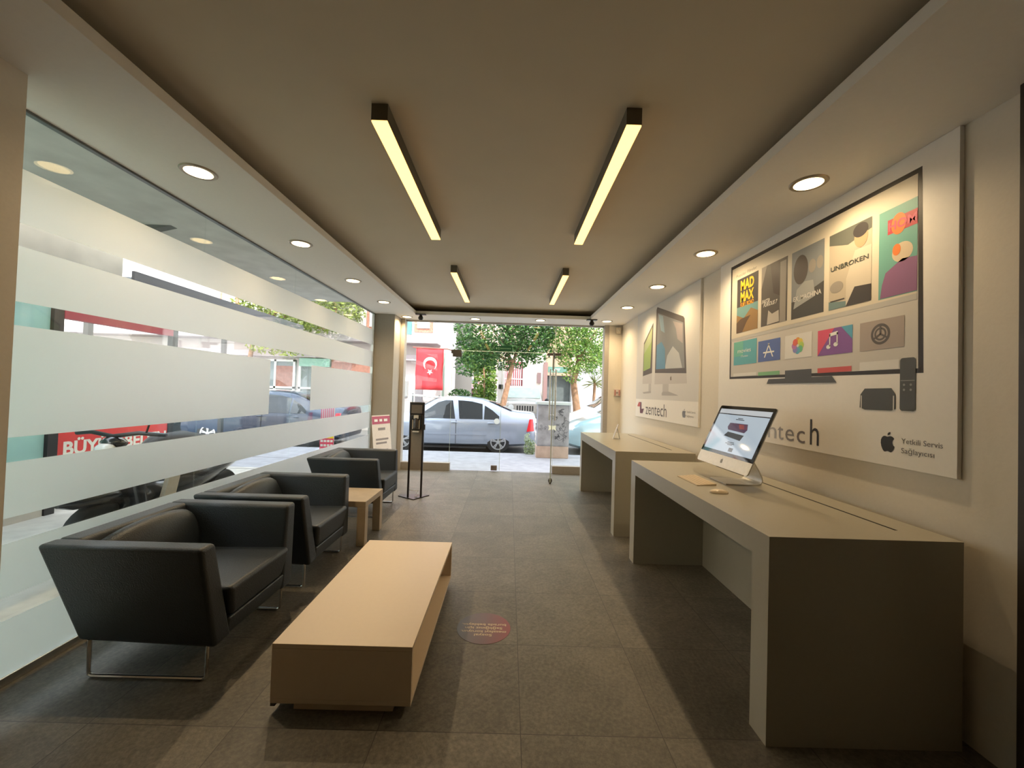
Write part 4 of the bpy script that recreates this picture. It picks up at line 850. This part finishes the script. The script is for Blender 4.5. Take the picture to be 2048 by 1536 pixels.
part('front_grille', B(1.93, 1.985, -.36, .36, .40, .56), M_trim, t, local=True, bevel=.02)
mini_key = [(-2.2, .40, .80, 1.5, .80, .66), (-2.1, .25, 1.0, 1.80, .88, .72), (-.6, .20, 1.05, 1.88, .90, .74), (.35, .20, 1.05, 1.84, .90, .72), (1.30, .20, 1.02, 1.18, .89, .70), (1.55, .22, .98, 1.08, .88, .70), (1.95, .25, .86, .93, .84, .66), (2.15, .30, .66, .72, .74, .56)]
mw = [[(1.15, .10), (.36, .92), (-.10, .94), (-.15, .08)], [(-.25, .08), (-.22, .94), (-1.0, .94), (-1.0, .08)]]
t, K, side = car('parked_van', 'white van behind the pale blue hatchback', 'van', (4.05, 13.9, -.2), pi, mini_key, 4.3, 1.8, P_wht, (1.45, -1.35), .34, mw, [(1.26, .42, 'windscreen')], None)
for s_ in (-1, 1):
    part('wing_mirror', MB().ellips((.95, s_ * 1.02, 1.16), (.09, .12, .11), 14, 8), P_wht, t, local=True, smooth=True)
    part('headlamp', MB().ellips((1.98, s_ * .62, .76), (.14, .14, .09), 14, 8), M_lens, t, local=True, smooth=True)
# light car across the street seen through the gap in the stripes
sedan('parked_car', 'white sedan across the street behind the dark blue one', (-8.3, 14.4, -.2), pi, P_wht, None)
# jeep-like off-roader facing the shop
jk = [(-2.0, .5, 1.05, 1.72, .84, .74), (-1.9, .45, 1.1, 1.80, .88, .76), (0, .42, 1.1, 1.83, .88, .76), (.25, .42, 1.1, 1.80, .88, .75), (.62, .42, 1.1, 1.24, .88, .76), (.8, .42, 1.1, 1.20, .87, .76), (1.8, .45, 1.04, 1.13, .84, .74), (1.9, .5, .98, 1.06, .80, .68)]
t, K, side = car('off_roader', 'champagne off-road car with a slotted grille facing the shop', 'car', (.70, 18.9, -.1), -pi / 2, jk, 3.9, 1.85, P_bw, (1.25, -1.25), .38, [[(.35, .10), (.20, .9), (-.5, .9), (-.5, .1)]], [(.60, .30, 'windscreen')], None, glass=mat('glass_painted_reflection', (.30, .36, .31), .08, spec=.9))  # glass colour lightened and greened to carry a painted reflection
part('grille_panel', B(1.88, 1.93, -.42, .42, .72, 1.02), P_bw, t, local=True, bevel=.01)
for i in range(7): part('grille_slot', B(1.925, 1.935, -.36 + i * .107, -.36 + i * .107 + .06, .76, .98), M_trim, t, local=True)
for s_ in (-1, 1):
    part('headlamp', MB().lathe((1.86, s_ * .60, .90), 0, [(0, .12), (.07, .12), (.085, .09)], 24), M_lens, t, local=True, smooth=True)
    part('wing_mirror', MB().ellips((.55, s_ * 1.03, 1.20), (.05, .10, .10), 12, 8), M_trim, t, local=True, smooth=True)
part('bumper', B(1.86, 2.02, -.85, .85, .48, .66), mat('bumper_grey', (.25, .25, .25), .6), t, local=True, bevel=.03)
part('number_plate', B(2.02, 2.03, -.26, .26, .52, .63), M_plate, t, local=True)
t, K, side = car('small_car', 'tiny distant dark red car at the top of the driveway', 'car', (-3.35, 36.2, .98), -pi / 2, hatch_key, 4.0, 1.74, mat('maroon_paint', (.16, .06, .08), .3, coat=.6), (1.25, -1.25), .31, hw, [(.95, .25, 'windscreen')], None)
part('front_grille', B(1.93, 2.0, -.45, .45, .45, .60), M_trim, t, local=True)
for s_ in (-1, 1): part('headlamp', MB().ellips((1.82, s_ * .60, .70), (.16, .15, .09), 12, 8), M_lens, t, local=True, smooth=True)

# street cabinet --------------------------------------------------
def graf_mat():
    m = bpy.data.materials.new('cabinet_scribbled_grey'); m.use_nodes = True; N = m.node_tree.nodes; L = m.node_tree.links; p = N['Principled BSDF']
    tcn = N.new('ShaderNodeTexCoord'); n = N.new('ShaderNodeTexNoise'); n.inputs['Scale'].default_value = 5; n.inputs['Detail'].default_value = 6; L.new(tcn.outputs['Object'], n.inputs['Vector'])
    r = N.new('ShaderNodeValToRGB'); L.new(n.outputs['Fac'], r.inputs[0]); r.color_ramp.elements[0].position = .35; r.color_ramp.elements[1].position = .7; r.color_ramp.elements[0].color = (.20, .20, .21, 1); r.color_ramp.elements[1].color = (.34, .34, .36, 1)
    L.new(r.outputs[0], p.inputs['Base Color']); p.inputs['Roughness'].default_value = .55; return m
t = thing('street_cabinet', 'grey graffiti covered utility cabinet on a concrete foot at the kerb', 'utility cabinet', (1.04, 9.55, -.06))
part('foot', B(.665, 1.41, 9.35, 9.75, -.06, .21), mat('cabinet_foot', (.40, .30, .24), .85, noise=.15, bscale=5), t, bevel=.008)
part('body', B(.685, 1.415, 9.36, 9.74, .21, 1.16), graf_mat(), t, bevel=.006)
part('cap', B(.645, 1.455, 9.30, 9.80, 1.165, 1.24), mat('cabinet_cap', (.50, .56, .55), .5), t, bevel=.015)
for x in (.69, 1.055): part('cabinet_door', B(x, x + .355, 9.35, 9.36, .24, 1.10), MATS.get('g') or bpy.data.materials['cabinet_scribbled_grey'], t)
part('lock', MB().add([(.93, 9.345, .70), (1.02, 9.345, .68), (1.11, 9.345, .70), (1.10, 9.345, .64), (1.11, 9.345, .58), (1.02, 9.345, .61), (.93, 9.345, .58), (.95, 9.345, .64)], [tuple(range(8))]), mat('lock_sticker', (.68, .66, .48), .5), t)
mb = MB(); rg = random.Random(3)
for (cx, cz, rr, n_) in ((1.24, .72, .10, 9), (1.22, .50, .12, 10), (1.20, .98, .09, 5), (1.10, .88, .05, 4), (.80, .6, .07, 3)):
    for k in range(n_):
        x, z = cx + rg.uniform(-rr, rr), cz + rg.uniform(-rr, rr); pts = []
        for j in range(6): pts.append((x, 9.343, z)); x += rg.uniform(-.06, .06); z += rg.uniform(-.05, .05)
        mb.tube(pts, .0035 if cx > .9 else .002, 4)
part('scribbles', mb, mat('marker_ink', (.05, .055, .07), .6), t)

# ------------------------------------------------------------------ plants
GL1 = leaf_mat('leaves_deep', (.012, .05, .014), (.045, .145, .03), (.16, .33, .08))
GL2 = leaf_mat('leaves_bright', (.05, .14, .02), (.14, .29, .04), (.38, .50, .12))
M_bark = mat('orange_bark', (.30, .17, .10), .9, noise=.3, bscale=8, bump=.5)
def leaves(blobs, n, size, seed):
    rg = random.Random(seed); mb = MB(); tot = sum(b[3] * b[4] * b[5] for b in blobs)
    for (cx, cy, cz, rx, ry, rz) in blobs:
        for _ in range(int(n * rx * ry * rz / tot)):
            while 1:
                a, b, c = rg.uniform(-1, 1), rg.uniform(-1, 1), rg.uniform(-1, 1); d = a * a + b * b + c * c
                if d < 1 and rg.random() < .25 + .75 * d: break
            p = Vector((cx + a * rx, cy + b * ry, cz + c * rz))
            u = Vector((rg.gauss(0, 1), rg.gauss(0, 1), rg.gauss(0, .7))).normalized(); w = u.cross(Vector((rg.gauss(0, 1), rg.gauss(0, 1), rg.gauss(0, 1)))).normalized(); s = size * rg.uniform(.6, 1.3)
            mb.add([tuple(p - u * s), tuple(p + w * s * .42), tuple(p + u * s), tuple(p - w * s * .42)], [(0, 1, 2, 3)])
    return mb
def tree(name, label, base, trunk, r0, blobs, n, size, lm, seed, cat='tree'):
    t = thing(name, label, cat, base)
    pts = trunk; rr = [r0 * (1 - .45 * i / (len(pts) - 1)) for i in range(len(pts))]
    part('trunk', MB().tube(pts, rr, 12), M_bark, t, smooth=True)
    for k, b in enumerate(blobs[:4]):
        p0 = Vector(pts[-1]); p1 = Vector(b[:3]); part('branch', MB().tube([tuple(p0), tuple(p0.lerp(p1, .5) + Vector((0, 0, .1))), tuple(p1)], [r0 * .45, r0 * .3, r0 * .12], 8), M_bark, t, smooth=True)
    part('foliage', leaves(blobs, n, size, seed), lm, t)
    return t
tree('street_tree', 'leafy street tree with a leaning orange trunk left of the off-road car', (-.22, 14.6, -.2), [(-.30, 14.6, -.2), (-.22, 14.6, .9), (-.05, 14.6, 1.7), (.10, 14.6, 2.5)], .13,
     [(-.7, 14.4, 3.7, 1.35, 1.2, 1.1), (.6, 14.7, 3.6, 1.0, 1.2, .95), (-.2, 14.9, 2.75, 1.2, .9, .55), (-1.35, 14.5, 2.95, .7, .7, .75), (.2, 14.5, 5.0, 2.0, 1.5, 1.2), (.95, 14.6, 2.85, .55, .7, .40), (-1.5, 14.5, 2.35, .5, .6, .45), (.9, 14.8, 3.9, .8, 1.1, .9)], 21000, .066, GL1, 1)
tree('street_tree', 'brighter green street tree with a thick orange trunk behind the utility cabinet', (2.5, 15.25, -.2), [(2.62, 15.25, -.2), (2.57, 15.25, .9), (2.42, 15.25, 1.9), (2.6, 15.25, 2.7)], .17,
     [(2.05, 15.0, 3.8, .95, 1.0, 1.1), (3.2, 15.2, 3.8, 1.0, 1.0, 1.2), (2.6, 15.0, 2.85, .95, .8, .65), (3.25, 15.1, 2.65, .6, .6, .5), (2.35, 15.0, 2.2, .4, .45, .4), (2.8, 15.3, 5.3, 1.9, 1.4, 1.3)], 17000, .066, GL2, 2)
t = thing('ivy_hedge', 'tall ivy covered hedge between the driveway and the white gatepost', 'hedge', (-1.0, 18.2, -.1))
part('foliage', leaves([(-1.12, 18.6, 1.6, .55, .5, 1.7), (-.95, 18.5, .9, .38, .5, 1.0), (-1.4, 18.6, 3.0, .8, .6, .8)], 5000, .09, 5), leaf_mat('ivy_leaves', (.06, .15, .03), (.16, .30, .05), (.36, .48, .10)), t)
part('stem', MB().tube([(-1.2, 18.2, -.1), (-1.1, 18.2, 1.5), (-1.2, 18.2, 3.0)], [.06, .05, .03], 8), M_bark, t, smooth=True)
tree('street_tree', 'distant street tree seen through the upper gaps of the striped glass', (-10.2, 15.75, -.1), [(-10.2, 15.75, -.1), (-10.2, 15.75, 1.5), (-9.9, 15.6, 3.0)], .13,
     [(-8.6, 14.8, 4.1, 1.6, 1.2, .8), (-6.9, 14.9, 4.2, 1.5, 1.2, .8), (-7.9, 14.6, 2.75, 1.6, .8, .25), (-7.8, 14.8, 5.0, 2.4, 1.4, .8)], 7000, .09, leaf_mat('leaves_olive', (.10, .14, .02), (.22, .28, .05), (.42, .50, .12)), 8)
t = thing('yucca', 'spiky yucca plant before the white wall at the right', 'plant', (3.45, 16.3, -.1))
mb = MB(); rg = random.Random(4)
for k in range(46):
    a = rg.uniform(0, 2 * pi); e = rg.uniform(-.5, 1.3); l = rg.uniform(.4, .62); d = Vector((cos(a) * cos(e), sin(a) * cos(e) * .6, sin(e))); p = Vector((3.45, 16.3, 1.9)); w = d.cross(Vector((0, 0, 1))).normalized() * .022
    mb.add([tuple(p - w), tuple(p + w), tuple(p + d * l * .6 + w * .8 - Vector((0, 0, .03))), tuple(p + d * l - Vector((0, 0, .12))), tuple(p + d * l * .6 - w * .8 - Vector((0, 0, .03)))], [(0, 1, 2, 3, 4)])
part('leaves', mb, mat('yucca_green', (.24, .26, .10), .6, noise=.3), t); part('stem', MB().tube([(3.45, 16.3, -.1), (3.42, 16.3, 1.0), (3.45, 16.3, 1.9)], .06, 8), M_bark, t, smooth=True)
t = thing('weed_tuft', 'pale weeds growing at the kerb beside the utility cabinet', 'plant', (.52, 9.85, -.06))
mb = leaves([(.55, 9.88, .10, .16, .10, .20), (.48, 9.9, .32, .08, .06, .14)], 420, .035, 9); part('leaves', mb, leaf_mat('weed_leaves', (.20, .28, .12), (.36, .44, .24), (.6, .64, .45)), t)

# ------------------------------------------------------------------ buildings across the street
PW = mat('white_render', (.72, .66, .64), .85, noise=.04, bscale=2); PL = mat('ledge_lilac', (.50, .44, .46), .8); PT = mat('brick_trim', (.55, .25, .18), .8, noise=.35, bscale=20); WF = mat('white_frame', (.82, .84, .82), .5); WG = mat('street_window_glass', (.25, .30, .31), .12); RB2 = mat('rust_panel', (.36, .16, .12), .7, noise=.15, bscale=12)
t = thing('white_building', 'white corner building with lilac ledges and shop windows across the street', 'building', (-9, 18, -.1))
part('facade', B(-22, -2.75, 16.3, 20.5, -.1, 9), PW, t)
part('upper_bay', B(-22, -2.95, 15.75, 16.3, 3.45, 9), PW, t)
part('ledge', B(-22, -2.80, 15.5, 16.3, 3.20, 3.45), PL, t, bevel=.01); part('ledge', B(-22, -2.75, 15.9, 16.3, 2.55, 2.78), PL, t, bevel=.01)
for wx in (-3.75, -5.6, -7.5, -9.4, -11.3):
    f = part('upper_window', MB().box(wx, wx + .72, 15.70, 15.76, 3.65, 5.2), PT, t); part('window_blind', B(wx + .12, wx + .60, 15.66, 15.70, 3.80, 5.1), WF, f)
part('shutter', B(-4.02, -3.85, 15.68, 15.75, 3.55, 5.2), mat('teal_shutter', (.12, .30, .31), .6), t)
for k, wx in enumerate((-13.2, -11.6, -10.0, -8.4, -6.8)):
    f = part('shop_window', B(wx, wx + 1.45, 16.24, 16.30, .25, 2.45), WG, t); fr = MB()
    for x in (wx, wx + .62, wx + 1.37): fr.box(x, x + .08, 16.18, 16.24, .25, 2.45)
    for z in (.25, 1.30, 2.37): fr.box(wx, wx + 1.45, 16.18, 16.24, z, z + .08)
    part('frame', fr, WF, f)
    part('rust_infill', B(wx + .7, wx + 1.37, 16.20, 16.235, 1.38, 2.20), RB2, f)
part('rust_cladding', B(-7.05, -5.30, 16.05, 16.28, 1.9, 2.50), RB2, t); part('green_fascia', B(-8.3, -7.1, 16.0, 16.28, 2.2, 2.52), mat('green_fascia', (.30, .52, .44), .6), t)
part('downpipe', MB().tube([(-2.62, 16.1, -.1), (-2.62, 16.1, 2.9)], .05, 10), mat('downpipe_green', (.42, .56, .48), .5), t, smooth=True)
part('door', B(-3.75, -3.45, 16.22, 16.3, -.1, 1.9), mat('dark_doorway', (.20, .18, .20), .6), t)
mb = MB().box(-4.3, -4.05, 16.22, 16.3, 1.1, 1.75); part('vent_panel', mb, mat('vent_grey', (.32, .32, .32), .7), t)
t = thing('flag', 'red flag with a white crescent and star hanging on the white building', 'flag', (-2.85, 15.0, 2.9))
rings = []
ny, nz = 12, 8
vs = []; fs = []
for j in range(nz + 1):
    for i in range(ny + 1):
        u, w = i / ny, j / nz; vs.append((-3.48 + 1.02 * u + .02 * sin(9 * w + 1) * (1 - w), 15.0 + .05 * sin(u * 11 + w * 2) * (1.1 - w), 1.42 + 1.53 * w))
for j in range(nz):
    for i in range(ny): a = j * (ny + 1) + i; fs.append((a, a + 1, a + ny + 2, a + ny + 1))
fo = part('cloth', MB().add(vs, fs), mat('flag_red', (.72, .035, .05), .7), t, smooth=True, angle=80)
so = fo.modifiers.new('s', 'SOLIDIFY'); so.thickness = .006
mb = MB(); cx, cz = -2.93, 2.38; n = 28; yv = 14.90
# crescent opening downwards, star below it (the flag hangs turned a quarter)
outer = [(cx + .25 * cos(a), cz + .25 * sin(a)) for a in [radians(-52 + 284 * k / n) for k in range(n + 1)]]; inner = [(cx + .20 * cos(a), cz - .062 + .20 * sin(a)) for a in [radians(-40 + 260 * k / n) for k in range(n + 1)]]
mb.add([(x, yv, z) for x, z in outer] + [(x, yv, z) for x, z in inner], [(i, i + 1, n + 2 + i, n + 1 + i) for i in range(n)])
st = [(cx + (.115 if k % 2 == 0 else .044) * cos(-pi / 2 + k * pi / 5), cz - .30 + (.115 if k % 2 == 0 else .044) * sin(-pi / 2 + k * pi / 5)) for k in range(10)]
mb.add([(x, yv, z) for x, z in st], [tuple(range(10))])
part('crescent_and_star', mb, mat('flag_white', (.82, .80, .78), .7), t)
part('flag_pole', MB().tube([(-3.6, 15.0, 2.98), (-2.3, 15.0, 2.95), (-2.3, 16.2, 3.02)], .022, 8), mat('pole_rust', (.35, .10, .08), .5), t, smooth=True)
t = thing('planter', 'tan plant box at the foot of the white building corner', 'planter', (-2.15, 15.7, -.1)); part('box', B(-2.5, -1.75, 15.5, 15.9, -.1, 1.15), mat('planter_tan', (.40, .34, .25), .8), t, bevel=.01); part('plants', leaves([(-1.9, 15.7, 1.25, .45, .2, .25)], 500, .06, 12), GL1, t)
t = thing('barrier_rail', 'white tube rail across the street before the white building', 'railing', (-2.4, 14.6, -.1))
part('rail', MB().tube([(-3.5, 14.6, 1.22), (-.9, 14.6, 1.08)], .035, 8), WF, t, smooth=True)
for x in (-3.45, -2.5, -1.4): part('post', MB().tube([(x, 14.6, -.2), (x, 14.6, 1.28 - (x + 3.45) * .05)], .03, 8), mat('rail_post', (.12, .13, .14), .6), t, smooth=True)
t = thing('grey_building', 'shaded grey building with air conditioners beside the driveway', 'building', (-6, 27, 0))
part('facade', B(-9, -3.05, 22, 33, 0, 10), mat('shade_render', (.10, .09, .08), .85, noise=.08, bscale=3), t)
for z in (1.3, 2.6): a = part('air_conditioner', B(-3.9, -3.1, 21.6, 22.0, z, z + .7), mat('ac_casing', (.40, .36, .31), .6), t); part('grille', B(-3.75, -3.35, 21.57, 21.6, z + .1, z + .6), mat('ac_grille', (.12, .11, .10), .7), a)
part('downpipe', MB().tube([(-3.2, 21.8, 0), (-3.2, 21.8, 9)], .06, 8), mat('shade_pipe', (.45, .42, .33), .6), t)
t = thing('pink_building', 'distant pink building beyond the driveway', 'building', (-1, 46, 2))
part('facade', B(-6, 8, 46, 52, 1, 12), mat('pink_render', (.60, .44, .36), .85, noise=.06), t); part('white_gable', B(-6, -4.3, 45.8, 46, 1, 4.3), WF, t)
part('low_roof', B(-4.2, -.5, 40, 44, 3.0, 3.3), mat('low_roof_grey', (.22, .20, .19), .8), t); part('chimney', B(-1.2, -.7, 40, 40.5, 3.3, 4.6), mat('chimney_orange', (.50, .28, .16), .8), t)
t = thing('gatepost', 'white gatepost with a black letter box beside the leaning trunk', 'gatepost', (-.36, 17.6, -.1))
part('post', B(-.50, -.22, 17.5, 17.8, -.1, 2.75), PW, t, bevel=.01); part('letter_box', B(-.45, -.27, 17.40, 17.5, 1.55, 1.75), M_black, t, bevel=.02)
t = thing('barred_fence', 'pale barred fence before a dark red wall', 'fence', (.2, 21.3, -.1))
part('back_wall', B(-.24, .70, 21.5, 21.6, -.1, 3.05), mat('maroon_wall', (.34, .10, .12), .8), t)
for i in range(8): part('bar', B(-.20 + i * .11, -.155 + i * .11, 21.3, 21.33, -.1, 2.85), mat('bar_pink', (.78, .60, .60), .5), t)
for z in (1.35, 2.1): part('rail', B(-.22, .68, 21.26, 21.3, z, z + .06), MATS['bar_pink'], t)
t = thing('garage_building', 'beige building with a dark garage gate across the street', 'building', (3, 22, -.1))
part('left_wall', B(.70, 1.90, 21.3, 26, -.1, 5.6), mat('warm_render', (.62, .53, .47), .85, noise=.05), t); part('lintel', B(1.90, 3.27, 21.3, 26, 2.38, 5.6), mat('lintel_brown', (.42, .27, .19), .85, noise=.1), t)
part('right_wall', B(3.27, 10, 21.1, 26, -.1, 2.75), mat('grey_white_render', (.58, .58, .60), .85), t); part('upper_wall', B(3.27, 10, 21.5, 26, 2.75, 6.5), mat('warm_render_b', (.60, .50, .42), .85), t)
part('pilaster', B(1.79, 1.99, 21.2, 21.3, -.1, 3.05), mat('brown_pilaster', (.22, .13, .12), .8), t)
part('gate', B(1.90, 3.27, 21.7, 21.8, -.1, 2.38), mat('gate_grey', (.10, .115, .115), .6, noise=.2, bscale=4), t)
part('meter_box', B(1.46, 1.66, 21.22, 21.3, 1.95, 2.5), mat('meter_brown', (.16, .10, .10), .7), t)
mb = MB(); text_on(mb, 'APT', (2.24, 21.29, 2.62), (1, 0, 0), (0, 0, 1), .42, .13, bold=.03)
part('name_board', B(2.02, 3.05, 21.29, 21.3, 2.53, 2.84), mat('board_green', (.10, .20, .16), .7), t); part('name_letters', MB().add([(v[0], v[1] - .006, v[2]) for v in mb.v], mb.f), mat('letters_pale', (.70, .82, .76), .5), t)
part('balcony', B(3.66, 10, 20.7, 21.1, 2.7, 2.92), PW, t)
t = thing('left_street_building', 'pale building with white bands at the far left of the street', 'building', (-17, 4, -.1))
part('facade', B(-20, -16, -8, 9, -.1, 8), PW, t); part('ledge', B(-16, -15.7, -8, 9, 3.6, 3.9), WF, t); part('ledge', B(-16, -15.8, -8, 9, 2.8, 2.95), PL, t)
for k in range(6): f = part('window', B(-16.0, -15.94, -7 + k * 2.6, -5.6 + k * 2.6, 1.0, 2.4), WG, t)
